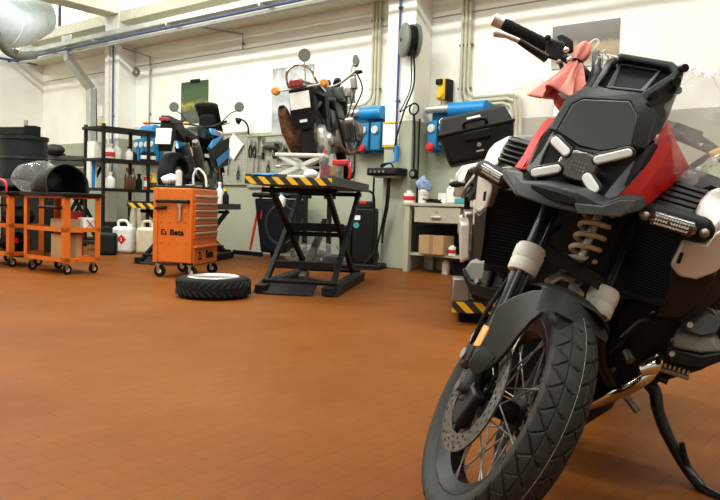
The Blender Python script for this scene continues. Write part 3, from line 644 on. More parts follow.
# things behind and on the left trolley
t = thing('tool_bag', 'black tool bag with a red tubular handle on top of the left trolley', 'bag', onT((.22, .4, .837), MT2), tr_rz)
crumple((0, 0, .085), (.22, .3, .085), .2, 5).build('bag_body', 'rubber', t)
MB().tube(smoothpath([(-.2, -.3, .02), (-.2, -.24, .14), (-.2, .2, .16), (-.2, .28, .03)]), .013, 8).build('carry_handle', 'red_plastic', t)
for k, (q, lab, m) in enumerate((((.2, .18, .462), 'dark bundle on the middle shelf of the left trolley', 'rubber'), ((.2, .25, .16), 'black bundle with a red tag on the lower shelf of the left trolley', 'matte_black'))):
    t = thing('rag_bundle', lab, 'bundle', onT(q, MT2), tr_rz); crumple((0, 0, .11), (.16, .2, .11), .25, 9+k).build('cloth_body', m, t)
    if k: MB().box((-.1, -.2, .14), (.05, .02, .06)).build('red_tag', 'red_plastic', t)
t = thing('storage_crate', 'dark grey crate standing behind the right trolley', 'crate', (-9.464,4.941,0), .26)
MB().box((0, 0, .42), (.5, .5, .84)).build('crate_body', 'drum_grey', t, bev=.02)
MB().box((0, 0, .86), (.54, .54, .04)).build('crate_lid', 'drum_grey', t, bev=.01)
# dark drum machine with a boom
DC = V((-10.494,5.217,1.258))
t = thing('parts_washer', 'dark ribbed drum with a horizontal arm above it at the left edge', 'machine', (DC.x, DC.y, 0))
zt = (-10.518,5.228,1.662)[2]
MB().lathe([(0, zt-.62), (.3, zt-.62), (.315, zt-.6), (.315, zt-.34), (.325, zt-.33), (.325, zt-.31), (.315, zt-.3), (.315, zt-.06), (.335, zt-.05), (.335, zt), (.3, zt), (.3, zt-.05), (0, zt-.06)], n=36).build('drum', 'drum_grey', t)
MB().lathe([(0, 0), (.42, 0), (.42, .05), (.3, .1), (.3, zt-.62), (0, zt-.62)], n=32).build('pedestal', 'matte_black', t)
MB().box((-.24, -.14, zt-.3), (.24, .3, .62), Rz(.67)).build('control_box', 'drum_grey', t, bev=.02)
a = V((-11.054,4.93,1.734))-t.location; b2 = V((-10.357,5.235,1.743))-t.location
MB().bar(a, b2, .14, .11).build('arm', 'drum_grey', t, bev=.01)
MB().box(b2+V((.03, .02, -.01)), (.17, .17, .16), Rz(.67)).build('arm_head', 'matte_black', t, bev=.01)
MB().cyl(a+V((-.0, .1, 0)), (a.x, a.y+.1, 0), .07).build('arm_post', 'drum_grey', t)
MB().cyl(b2+V((-.12, 0, .05)), b2+V((-.12, 0, .16)), .03).build('knob', 'steel', t)
# raised lift in the far corner
FL = V((-12.271,6.505,1.499)); FR = V((-11.655,7.261,1.533))
t = thing('motorcycle_lift', 'raised dark lift platform in the far left corner between the drum and the black rack', 'lift', (FL.x, FL.y, 0), math.atan2(FR.y-FL.y, FR.x-FL.x))
ln = (FR.xy-FL.xy).length
MB().box((ln/2, .3, FL.z), (ln, .7, .08)).build('table', 'lift_top', t, bev=.01)
MB().box((ln/2, -.02, FL.z-.1), (ln*.9, .06, .08)).build('side_rail', 'lift_top', t, bev=.01)
for x in (.15, ln-.15):
    MB().bar((x, .0, FL.z-.1), (ln-x, .0, .1), .05, .06).build('scissor_arm', 'lift_paint', t); MB().bar((x, .6, FL.z-.1), (ln-x, .6, .1), .05, .06).build('scissor_arm', 'lift_paint', t)
MB().box((ln/2, .3, .05), (ln, .7, .1)).build('base', 'lift_paint', t)
MB().box((ln*.55, .2, FL.z-.28), (ln*.5, .3, .22)).build('pump_box', 'dull_steel', t, bev=.02)
t = thing('bike_saddle', 'rounded black motorcycle saddle lying on the far raised lift', 'seat', (FL.x+.05, FL.y+.1, FL.z+.04), .3)
MB().ball((0, 0, .09), (.2, .16, .1)).build('cushion', 'seat_vinyl', t); MB().box((0, 0, .015), (.32, .22, .03)).build('base_plate', 'matte_black', t, bev=.01)
# ------------------------------------------------------------------ black rack at the rear left
SC = V((-10.076,6.226,0)); SL, SWD = 1.05, .5
t = thing('shelf_rack', 'open black metal shelf rack with four levels against the left column', 'shelf', (SC.x, SC.y, 0), PI/2)
# local x runs away from camera (world +Y), local y runs to world -X
for x in (0, SL-.25):
    for y in (0, SWD): MB().box((x+.02, y+.02, 1.0 if x == 0 or y else .95), (.045, .045, 2.0 if False else 1.9)).build('post', 'shelf_black', t, bev=.003)
LV = (.12, .95, 1.405, 1.89)
for z in LV: MB().box((SL/2, SWD/2+.02, z), (SL+.06, SWD+.06, .045)).build('shelf_board', 'shelf_black', t, bev=.004)
def sh(x, y, l): return (SC.x-y, SC.y+x, LV[l]+.024)
carton('carton', 'white carton at the near left end of the rack second shelf', sh(.12, .38, 2), (.2, .2, .26), 'milky', PI/2, cat='carton')
bottle('canister', 'milky canister with a red mark on the rack second shelf', sh(.2, .15, 2), .085, .2, 'milky', 'milky', .5, 'red_plastic', cat='canister')
bottle('canister', 'white canister in the middle of the rack second shelf', sh(.36, .2, 2), .075, .24, 'milky', 'milky', .4, cat='canister')
bottle('spray_bottle', 'dark topped white spray bottle in the middle of the rack second shelf', sh(.52, .1, 2), .06, .18, 'milky', 'rubber', .4)
can('oil_can', 'left small black can with a white label on the rack second shelf', sh(.78, .08, 2), .055, .13, 'black_plastic', 'black_plastic', lab='paper')
can('oil_can', 'right small black can with a white label on the rack second shelf', sh(.93, .07, 2), .055, .13, 'black_plastic', 'black_plastic', lab='paper')
can('oil_can', 'short black can left of the two labelled ones on the rack second shelf', sh(.65, .18, 2), .06, .11, 'black_plastic', 'black_plastic')
carton('carton', 'white box with a blue stripe upright at the near end of the rack third shelf', sh(.03, .36, 1), (.12, .1, .4), 'milky', PI/2, 'blue_bright', cat='carton')
bottle('jug', 'white plastic jug on the rack third shelf beside the brown bottles', sh(.2, .12, 1), .075, .22, 'paper', 'paper', .4, cat='jug')
bottle('oil_bottle', 'first brown glass bottle from the left on the rack third shelf', sh(.5, .12, 1), .045, .3, 'brown_glass', 'red_plastic', .35)
bottle('oil_bottle', 'second brown glass bottle from the left on the rack third shelf', sh(.61, .12, 1), .045, .3, 'brown_glass', 'red_plastic', .35)
bottle('oil_bottle', 'dark stubby bottle between the brown bottles and the yellow one', sh(.74, .15, 1), .05, .22, 'rubber', 'rubber', .5)
can('spray_can', 'red and white spray can left of the yellow bottle on the rack', sh(.82, .06, 1), .045, .2, 'red_plastic', 'milky', lab='paper')
bottle('oil_bottle', 'bright yellow oil bottle at the right end of the rack third shelf', sh(.95, .07, 1), .06, .24, 'yellow', 'yellow', .5, 'brown_glass')
for k, y in enumerate((.1, .2)): bottle('canister', ('slim ivory canister standing on the floor level of the rack, %s one' % ('front' if k == 0 else 'rear')), sh(.6+.12*k, .1, 0), .05, .6, 'ivory', 'ivory', .6, cat='canister')
carton('carton', 'grey box in the middle of the rack bottom level', sh(.5, .3, 0), (.4, .3, .3), 'drum_grey', PI/2, cat='carton')
# jugs in front of the rack
def jerry(label, c, m, rz, s=1., mark=False):
    t = thing('jerrycan', label, 'jerrycan', c, rz)
    MB().box((0, 0, .19*s), (.3*s, .2*s, .38*s)).build('body', m, t, bev=.05*s, segs=4)
    MB().tube(smoothpath([(-.08*s, 0, .36*s), (-.08*s, 0, .45*s), (.03*s, 0, .46*s), (.08*s, 0, .36*s)]), .02*s, 8).build('handle', m, t)
    MB().cyl((.1*s, 0, .37*s), (.1*s, 0, .42*s), .03*s).build('cap', 'milky', t)
    if mark:
        c0 = V((0, -.102*s, .2*s)); MB().prism([c0+V((0, 0, .07*s)), c0+V((.07*s, 0, 0)), c0+V((0, 0, -.07*s)), c0+V((-.07*s, 0, 0))], (0, -.003, 0)).build('red_diamond', 'red_plastic', t, smooth=0)
        MB().box((0, -.108*s, .2*s), (.012, .002, .05*s)).build('white_symbol', 'paper', t, smooth=0)
jerry('white jerrycan with a red diamond mark on the floor before the black rack', (-9.662,6.337,0), 'milky', .6, 1.05, True)
jerry('plain ivory jerrycan on the floor beside the orange roller cabinet', (-9.335,6.532,0), 'ivory', .5, 1.05)
jerry('small grey jerrycan half hidden left of the one with the red diamond', (-9.407,5.908,0), 'drum_grey', .8, .85)
# ------------------------------------------------------------------ orange roller cabinet
TB = V((-6.105,4.806,0)); ta = .513
t = thing('roller_cabinet', 'orange roller tool cabinet with drawers and a black side handle', 'tool cabinet', TB, ta)
# local x: along the side panel to the right (image), y: away; near right corner near the origin
w, d, z0, z1 = .43, .72, .16, .94
MB().box((-w/2, d/2, (z0+z1)/2), (w, d, z1-z0)).build('body', 'orange_paint', t, bev=.012)
for x in (-w+.025, -.02): MB().box((x, -.004, (z0+z1)/2), (.05 if x < -.1 else .03, .014, z1-z0)).build('corner_trim', 'orange_paint', t, bev=.004)
MB().box((-w/2, d/2, z1+.012), (w-.02, d-.02, .024)).build('top_tray', 'dark_grey_plastic', t, bev=.006)
MB().tube([(-w+.05, -.0, .8), (-w+.05, -.045, .8), (-.04, -.045, .8), (-.04, 0, .8)], .02, 10).build('side_handle', 'black_plastic', t)
zz = .86
for k in range(6):
    z = .84-.078*k; o = MB().box((.006, d/2, z), (.016, d-.06, .068)).build('drawer', 'orange_paint', t, bev=.003)
    MB().box((.022, d/2, z+.02), (.02, d-.1, .018)).build('drawer_handle', 'aluminium', o, bev=.003)
o = MB().box((.006, d/2, .245), (.016, d-.06, .2)).build('drawer', 'orange_paint', t, bev=.003); MB().box((.03, d/2, .33), (.035, d-.04, .02)).build('drawer_handle', 'orange_paint', o, bev=.003)
def face_text(body, size, c, M3, nm, m, par, depth=.0015):
    MB().text(body, size, Matrix.Translation(c) @ M3.to_4x4(), depth, bold=size*.035).build(nm, m, par, smooth=0)
FY = Rx(PI/2); FX = Rz(PI/2) @ Rx(PI/2)
face_text('Beta', .085, (-.17, -.0015, .475), FY, 'side_lettering', 'matte_black', t)
o = MB()
for i in range(3):
    for j in range(3):
        if (i, j) != (1, 1) and (i, j) != (2, 2): o.box((-.335+.022*i, -.0015, .457+.022*j), (.017, .003, .017))
o.build('side_emblem', 'matte_black', t, smooth=0, merge=False)
face_text('Beta', .12, (.0155, d/2+.1, .235), FX, 'drawer_lettering', 'matte_black', t)
o = MB()
for i in range(3):
    for j in range(3):
        if (i, j) != (1, 1) and (i, j) != (2, 2): o.box((.0155, .16+.03*i, .2+.03*j), (.003, .023, .023))
o.build('drawer_emblem', 'matte_black', t, smooth=0, merge=False)
o = MB()
for i in range(4):
    for zq in (.36, .58, .67): o.cyl((-w+.09+.09*i, -.001, zq), (-w+.09+.09*i, .002, zq), .006, n=8)
e = o.build('peg_holes', 'matte_black', t, smooth=0, merge=False); e['kind'] = 'stuff'
for x, y in ((-w+.04, .06), (-.04, .06), (-w+.04, d-.06), (-.04, d-.06)): caster(t, x, y, .062)
MTB = Matrix.Translation(TB) @ Matrix.Rotation(ta, 4, 'Z')
def onB(x, y, z=.965): return tuple(MTB @ V((x, y, z)))
o = MB(); o.bar((0, 0, .05), (0, 0, -.1), .028, .02); o.box((0, -.005, .07), (.045, .03, .06)); w2 = tag(o.build('hand_torch', 'aluminium', bev=.004), 'silver and black hand torch hanging on the cabinet side', 'torch'); w2.matrix_world = MTB @ Matrix.Translation((-.13, -.02, .7))
o = MB(); o.tube([(-.06, 0, 0), (.06, 0, .01)], .016, 8); w2 = tag(o.build('screwdriver', 'black_plastic'), 'black screwdriver grip stuck on the cabinet side under the handle', 'screwdriver'); w2.matrix_world = MTB @ Matrix.Translation((-.34, -.02, .725))
can('spray_can', 'white spray can standing on the orange roller cabinet', onB(-.2, .1), .033, .15, 'milky', 'milky')
t2 = thing('paper_rag', 'crumpled white paper rag on the orange roller cabinet', 'rag', onB(-.31, .14)); crumple((0, 0, .06), (.1, .08, .06), .3, 2).build('paper_body', 'paper', t2)
t2 = thing('work_lamp', 'bent white work lamp tube on the orange roller cabinet', 'lamp', onB(-.12, .3)); MB().tube(smoothpath([(0, 0, 0), (.0, 0, .12), (.05, .02, .19), (.14, .04, .12), (.17, .04, 0)]), .012, 8).build('bent_tube', 'milky', t2)
t2 = thing('cable_coil', 'coil of thin wire on the orange roller cabinet', 'cable', onB(-.09, .15)); MB().tube([(.05*cos(a), .05*sin(a), .01) for a in [2*PI*k/18 for k in range(18)]], .008, 6, closed=True).build('wire_ring', 'dull_steel', t2)
bottle('spray_bottle', 'white spray bottle standing behind the right side of the orange cabinet', (V((-7.012,5.927,0.784))), .045, .24, 'paper', 'paper', .4)
bottle('oil_bottle', 'dark bottle with a yellow cap on the lift behind the orange cabinet', (V((-6.955,5.974,0.786))), .04, .16, 'rubber', 'yellow', .4)
# ------------------------------------------------------------------ loose tyre
def tyre_prof(R, w, rimr, n=14):
    pts = []
    for k in range(n+1):
        a = -PI*.5+PI*k/n; pts.append((rimr+(R-rimr)*(.35+.65*max(0, cos(a))**.55) if abs(cos(a)) > 1e-6 else rimr+(R-rimr)*.2, w/2*sin(a)))
    pts = [(rimr, -w*.42)]+pts+[(rimr, w*.42)]
    return pts
TC = V((-4.857,4.06,0))
t = thing('loose_tyre', 'black motorcycle tyre on a pale rim lying flat on the floor', 'tyre', TC, .4)
MB().lathe(tyre_prof(.315, .17, .215), (0, 0, .088), n=56).build('tyre_body', 'rubber', t)
o = MB()
for k in range(34):
    a = 2*PI*k/34
    for s in (-1, 1): o.tube([(.3135*cos(a+.05*j), .3135*sin(a+.05*j), .088+s*(.012+.016*j)) for j in range(4)], .0045, 5)
e = o.build('tread_ribs', 'rubber_light', t, merge=False); e['kind'] = 'stuff'
MB().lathe([(.222, .172), (.215, .178), (.2, .165), (.19, .1), (.2, .02), (.215, .0), (.21, .0), (.18, .03), (.17, .1), (.18, .16)], n=48, closed=True).build('wheel_rim', 'aluminium', t)
# ------------------------------------------------------------------ workbench
BX, BY = -5.36, 7.56
t = thing('workbench', 'beige steel workbench with one drawer and a lower shelf by the right column', 'workbench', (BX, BY, 0))
MB().box((.95, .32, .855), (1.96, .68, .035)).build('worktop', 'bench_paint', t, bev=.004)
for x in (0.02, 1.86):
    for y in (.02, .6): MB().box((x, y, .42), (.075, .06, .84)).build('leg', 'bench_paint', t, bev=.004)
o = MB().box((.46, .02, .73), (.66, .05, .19)).build('drawer', 'bench_paint', t, bev=.004); MB().box((.46, -.015, .7), (.14, .025, .025)).build('drawer_handle', 'aluminium', o, bev=.005); MB().cyl((.46, -.003, .77), (.46, -.015, .77), .012).build('lock', 'aluminium', o)
MB().box((.46, .33, .74), (.62, .56, .17)).build('drawer_case', 'bench_dark', t, bev=.003)
MB().box((.94, .31, .23), (1.86, .56, .03)).build('lower_shelf', 'bench_paint', t, bev=.003)
MB().box((.94, .62, .5), (1.86, .01, .6)).build('back_sheet', 'bench_dark', t)
zb = .874
c = (-5.173,7.7,0.181)
carton('storage_crate', 'black storage crate on the bench lower shelf behind the cardboard box', ((-5.132,7.93,0.279)[0]+.02, 7.93, .247), (.6, .26, .36), 'matte_black', 0, cat='crate')
carton('carton', 'plain brown cardboard box with a tape strip on the bench lower shelf', ((-4.957,7.66,0.297)[0], 7.66, .247), (.36, .24, .23), 'card', .0, 'card_dark', cat='carton')
can('paint_can', 'small white can with a red band right of the cardboard box', ((-4.698,7.62,0.253)[0], 7.62, .247), .045, .1, 'paper', 'paper', lab='red_plastic')
can('paint_tub', 'white tub with a red label at the left end of the bench top', ((-5.428,7.72,0.948)[0], 7.72, zb), .075, .12, 'paper', 'milky', cat='tub', lab='red_plastic')
t2 = thing('glass_jar', 'clear jar stuffed with blue and white rags on the bench top', 'jar', ((-5.185,7.68,0.951)[0], 7.68, zb))
MB().lathe([(0, 0), (.06, 0), (.062, .02), (.066, .16), (.06, .16), (.055, .02), (0, .015)], n=20).build('jar_body', 'milky', t2)
crumple((0, 0, .23), (.1, .08, .1), .35, 4).build('blue_rag', 'cloth_blue', t2); crumple((.02, -.02, .14), (.05, .05, .06), .3, 6).build('white_rag', 'paper', t2)
carton('carton', 'small white carton behind the white bottle on the bench top', ((-4.964,7.8,0.92)[0], 7.8, zb), (.11, .1, .13), 'paper', .2, cat='carton')
t2 = thing('detergent_bottle', 'white plastic bottle with a tall neck on the bench top', 'bottle', ((-4.76,7.66,0.92)[0], 7.66, zb))
MB().box((0, 0, .1), (.13, .075, .2)).build('body', 'paper', t2, bev=.03, segs=4); MB().lathe([(.045, .19), (.03, .23), (.02, .25), (.02, .27)], n=16).build('neck', 'paper', t2); MB().cyl((0, 0, .265), (0, 0, .295), .023).build('cap', 'milky', t2)
t2 = thing('sponge', 'teal sponge on the bench top right of the white bottle', 'sponge', ((-4.624,7.66,0.886)[0], 7.66, zb), .3); MB().box((0, 0, .035), (.14, .08, .07)).build('foam_body', 'teal', t2, bev=.015)
t2 = thing('wire_bundle', 'tangle of black wires on the bench top between the jar and the bottle', 'wires', ((-5.053,7.7,0.878)[0], 7.7, zb))
MB().tube(smoothpath([(.12*sin(2.3*k), .08*cos(3.1*k), .012+.02*(k % 3)) for k in range(16)]), .007, 6).build('wire_body', 'rubber', t2)
carton('parts_bin', 'dark parts bin under the bench on the floor', (-4.5, 7.85, 0), (.5, .3, .17), 'matte_black', 0, cat='bin')
can('paint_can', 'dull white bottle on the floor under the bench', (-4.86, 7.75, 0), .05, .15, 'milky', 'milky')
# ------------------------------------------------------------------ around the scissor lift
BN = V((-7.667,7.627,0))
t = thing('waste_bin', 'dark navy wheeled bin standing against the wall behind the lift', 'bin', BN, .35)
MB().loft([[V((sx*a, sy*b, z)) for sx, sy in ((-1, -1), (1, -1), (1, 1), (-1, 1))] for z, a, b in ((.1, .2, .22), (.88, .28, .3))]).build('bin_body', 'navy', t, bev=.03)
MB().box((0, 0, .93), (.62, .66, .07)).build('bin_lid', 'navy', t, bev=.03)
MB().box((0, .3, .98), (.5, .06, .05)).build('grab_handle', 'navy', t, bev=.015)
for x in (-.17, .17): MB().lathe([(0, -.03), (.1, -.03), (.1, .03), (0, .03)], (x, .2, .1), (1, 0, 0)).build('wheel', 'rubber', t)
o = MB(); o.tube([V((-6.409,6.396,0.55))+PX*(.19*cos(a))+V((0, 0, .24*sin(a))) for a in [2*PI*k/26 for k in range(26)]], .015, 8, closed=True)
tag(o.build('hose_coil', 'rubber_light'), 'large loop of black hose hung on the navy bin', 'hose')
bottle('spray_bottle', 'spray bottle with a blue head on top of the navy bin', V((-6.417,6.405,0.771)), .05, .16, 'paper', 'blue_bright', .4, caph=.06)
t = thing('floor_squeegee', 'red handled floor squeegee leaning by the navy bin', 'squeegee', (-8.634,8.005,0))
p = [V((-7.875,7.241,0.13))-t.location, V((-7.827,7.318,0.639))-t.location, V((-7.85,7.464,1.122))-t.location]
MB().tube(p, .018, 8).build('pole', 'red_plastic', t); MB().box(p[0]+V((-.05, 0, -.05)), (.6, .04, .06)).build('blade', 'rubber', t); MB().tube(smoothpath([p[1]+V((.02, 0, .1)), p[1]+V((.1, 0, .08)), p[1]+V((.08, 0, -.05))]), .014, 8).build('hook', 'red_plastic', t)
o = MB(); o.box((0, 0, .04), (1.3, .5, .08)); w2 = tag(o.build('floor_pallet', 'navy', bev=.01), 'low dark platform on the floor behind the loose tyre', 'platform'); w2.location = ((-9.235,8.402,0)[0]-.2, (-9.235,8.402,0)[1]+.1, 0); w2.rotation_euler = (0, 0, .3)
# power pack cart
PC = V((-6.006,7.492,0))
t = thing('power_cart', 'upright black power pack cart with a loop handle at the right of the lift', 'cart', PC, ta-.1)
MB().box((0, .16, .42), (.3, .26, .74)).build('cabinet', 'black_plastic', t, bev=.03)
MB().box((-.25, .16, .3), (.17, .2, .5)).build('side_unit', 'black_plastic', t, bev=.02)
MB().box((-.02, .12, .83), (.24, .16, .1)).build('control_head', 'dark_grey_plastic', t, bev=.02)
MB().box((-.01, .035, .86), (.09, .01, .04)).build('red_switch', 'red_plastic', t, bev=.004)
MB().tube(smoothpath([(-.13, .1, .76), (-.11, .05, .97), (0, .04, 1.02), (.12, .05, .97), (.13, .1, .76)]), .016, 10).build('loop_handle', 'black_plastic', t)
MB().box((-.09, .028, .66), (.1, .006, .06)).build('white_sticker', 'paper', t); MB().lathe([(0, .004), (.04, .004), (.04, 0)], (-.09, .03, .56), (0, -1, 0)).build('blue_sticker', 'teal', t)
MB().box((-.02, .1, .03), (.62, .44, .06)).build('base', 'black_plastic', t, bev=.02)
pipes('power_cable', 'black cable lying on the floor in front of the power pack cart', smoothpath([V(PC)+V((.35, -.05, .014)), V(PC)+V((.2, -.2, .014)), V(PC)+V((-.1, -.25, .014)), V(PC)+V((-.5, -.2, .014)), V(PC)+V((-.75, -.45, .014))]), .012, 'rubber', cat='cable')
t = thing('plastic_bundle', 'crumpled clear plastic bundle lying inside the scissor lift', 'plastic bundle', (-6.309,6.984,0), .4); crumple((0, 0, .16), (.38, .28, .16), .3, 12, 34, 20).build('film_body', 'hazy_plastic', t); crumple((0, 0, .12), (.3, .2, .11), .25, 14).build('dark_contents', 'drum_grey', t)
t = thing('axle_stand', 'black metal stand with two uprights standing behind the lift', 'stand', (V((-6.745,7.465,0))), .5)
for x in (-.2, .14):
    MB().box((x, 0, .45), (.06, .06, .9)).build('upright', 'lift_paint', t); MB().box((x, 0, .92), (.16, .07, .05)).build('cradle', 'lift_paint', t, bev=.01)
MB().box((0, 0, .03), (.6, .4, .06)).build('base', 'lift_paint', t)
# items on the lift table
LM = Matrix.Translation((-4.676, 4.225, 0)) @ Matrix.Rotation(RZ, 4, 'Z')
def onL(x, y, z=1.032): return tuple(LM @ V((x, y, z)))
t = thing('scissor_jack', 'small white scissor jack on the lift table under the old motorcycle', 'jack', onL(.34, .62), RZ)
MB().box((0, 0, .02), (.42, .2, .04)).build('base', 'milky', t, bev=.006); MB().box((0, 0, .225), (.46, .2, .03)).build('platform', 'milky', t, bev=.006)
for y in (-.08, .08):
    MB().bar((-.19, y, .04), (.19, y, .21), .02, .035).build('jack_arm', 'milky', t); MB().bar((.19, y, .04), (-.19, y, .21), .02, .035).build('jack_arm', 'milky', t)
MB().cyl((-.24, 0, .12), (.24, 0, .12), .012).build('screw', 'steel', t)
t = thing('oil_bottle', 'clear bottle of dark red oil with a long spout on the lift table', 'bottle', onL(.63, .28)); MB().lathe([(0, 0), (.048, 0), (.05, .01), (.05, .16), (.03, .22), (.012, .25), (.008, .38), (0, .38)], n=18).build('body', 'hazy_plastic', t); MB().lathe([(0, .004), (.045, .004), (.045, .12), (0, .12)], n=18).build('oil', 'dark_red_lens', t); MB().lathe([(.02, .225), (.02, .25), (.0, .25)], n=14).build('red_collar', 'red_plastic', t)
t = thing('spray_gun', 'red trigger spray can on the lift table beside the cardboard', 'spray can', onL(.73, .5)); MB().cyl((-.02, 0, 0), (-.02, 0, .13), .035).build('body', 'engine_metal', t); MB().box((.0, 0, .16), (.18, .05, .05)).build('trigger_head', 'red_plastic', t, bev=.012); MB().tube(smoothpath([(.08, 0, .15), (.11, 0, .1), (.1, 0, .02)]), .014, 8).build('trigger', 'red_plastic', t)
carton('carton', 'small brown cardboard piece on the lift table behind the oil bottle', onL(.62, .75), (.16, .1, .14), 'card', RZ, cat='carton')
t = thing('blue_cloth', 'light blue cloth at the near left end of the lift table', 'cloth', onL(.12, .25), RZ); crumple((0, 0, .02), (.14, .12, .02), .3, 8).build('cloth_body', 'blue_unit', t)
t = thing('paper_rag', 'white paper tissue on the lift table left of the red oil bottle', 'rag', onL(.5, .3)); crumple((0, 0, .04), (.06, .05, .04), .3, 18).build('paper_body', 'paper', t)
for k, (x, y, s, lab) in enumerate(((.25, .22, .05, 'shallow dark parts dish on the lift table beside the blue cloth'), (.7, .16, .04, 'small dark parts dish at the near right corner of the lift table'))):
    t = thing('parts_dish', lab, 'dish', onL(x, y)); MB().lathe([(0, .005), (s, .005), (s*1.2, .03), (s*1.25, .03), (s*1.05, 0), (0, 0)], n=20).build('dish_body', 'dull_steel', t)
# ------------------------------------------------------------------ the big black, red and silver adventure motorcycle
# local frame: x forward, y to the rider's left, z up; origin on the floor under the front axle; leaning on its stand
BM = Matrix(((0.17365,0.95331,0.24709,-0.96128),(-0.98481,0.16809,0.04357,1.63744),(0.00000,-0.25090,0.96801,-0.00371),(0.00000,0.00000,0.00000,1.00000)))
ST = Matrix(((0.84525,-0.52891,-0.07615,0.01733),(0.52891,0.80778,0.26026,-0.05924),(-0.07615,-0.26026,0.96253,0.00853),(0.00000,0.00000,0.00000,1.00000)))
bk = thing('adventure_motorcycle', 'large black, red and silver adventure motorcycle in the right foreground on its side stand', 'motorcycle', mw=BM)
AX = V((0, 0, .325))
def wheel(name, par, cx, M, rim_r, R, w, tw, m_rim, n_sp, disc_side, knobby=True):
    o = MB(M); o.lathe([(rim_r-.035, -.022), (rim_r-.012, -w*.36), (rim_r, -w*.5), (rim_r+.008, -w*.5), (rim_r+.004, -w*.4), (rim_r-.008, -w*.3), (rim_r-.02, 0), (rim_r-.008, w*.3), (rim_r+.004, w*.4), (rim_r+.008, w*.5), (rim_r, w*.5), (rim_r-.012, w*.36), (rim_r-.035, .022)], cx, (0, 1, 0), 64, closed=True)
    wh = o.build(name, m_rim, par)
    NG = 36
    def f(u, v):
        th = 2*PI*u; s = 2*v-1; a = s*1.25                      # cross section from bead to bead
        b = abs(s)
        if b < .62: q = s/.62; y = q*tw*.5; r = R-.028*q*q
        else:
            q = (b-.62)/.38; y = math.copysign(tw*.5*(1+.035*sin(PI*min(1, q*1.3)))-(tw*.5-w*.5)*q*q, s); r = R-.028-(R-.028-rim_r-.004)*q
        if knobby and b < .66:
            d = 0; k = s/.62
            ph = (u*NG-1.15*abs(k)**1.6+(0 if s > 0 else .5)) % 1
            if min(ph, 1-ph) < .06 and abs(k) > .05: d = .005
            ph2 = (u*NG+.9*abs(k)+(.2 if s > 0 else .7)) % 1
            if min(ph2, 1-ph2) < .05 and .45 < abs(k) < .95: d = .004
            if .42 < abs(k) < .47: d = max(d, .003)
            r -= d
        return cx+V((r*cos(th), y, r*sin(th)))
    MB(M).grid(f, 864 if knobby else 64, 71 if knobby else 25, cu=True).build('tyre', 'rubber_light', wh, smooth=50)
    if knobby: MB(M).tube([cx+V(((R-.0006)*cos(2*PI*k/90), .004, (R-.0006)*sin(2*PI*k/90))) for k in range(90)], .0009, 6, closed=True).build('chalk_line', 'board_grey', wh)
    o = MB(M); o.lathe([(0, -.062), (.022, -.062), (.024, -.05), (.05, -.046), (.052, -.038), (.03, -.034), (.028, .034), (.052, .038), (.05, .046), (.024, .05), (.022, .062), (0, .062)], cx, (0, 1, 0), 28); o.build('hub', 'engine_black', wh)
    for k in range(n_sp):
        a = 2*PI*(k//2)*2/n_sp+(.0 if k % 2 else .09); sd = 1 if (k//2) % 2 else -1; tw_ = .62 if k % 2 else -.62
        p = cx+V((.05*cos(a+tw_*1.0), sd*.042, .05*sin(a+tw_*1.0))); q = cx+V(((rim_r-.02)*cos(a), sd*.018, (rim_r-.02)*sin(a)))
        MB(M).tube([p, q], .0024, 6).build('spoke', 'dull_steel', wh)
    return wh
fw_ = wheel('front_wheel', bk, AX, ST, .245, .326, .088, .118, 'engine_black', 36, True)
for s in (-1, 1):
    o = MB(ST); n = 96; rs = [.108, .116, .1225, .129, .1355, .142, .1485, .155]
    vs = [AX+V((r*cos(2*PI*k/n), s*(.078+dy), r*sin(2*PI*k/n))) for dy in (0, .005) for k in range(n) for r in rs]; fs = []
    for k in range(n):
        for i in range(7):
            hole = i in (1, 3, 5) and (k+2*(i//2)) % 4 == 0
            if hole: continue
            a = k*8+i; b2 = ((k+1) % n)*8+i
            fs += [(a, b2, b2+1, a+1), (a+n*8, a+1+n*8, b2+1+n*8, b2+n*8)]
        a = k*8; b2 = ((k+1) % n)*8; fs += [(a, a+n*8, b2+n*8, b2), (a+7, b2+7, b2+7+n*8, a+7+n*8)]
    o.add(vs, fs); dsc = o.build('brake_disc', 'disc_steel', fw_, smooth=0)
    o = MB(ST); o.lathe([(.03, s*.062), (.05, s*.07)], AX, (0, 1, 0), 24)
    for k in range(6):
        a = 2*PI*k/6; o.bar(AX+V((.04*cos(a), s*.068, .04*sin(a))), AX+V((.113*cos(a+.25), s*.078, .113*sin(a+.25))), .018, .006, up=(0, 1, 0))
    o.build('disc_carrier', 'engine_black', fw_)
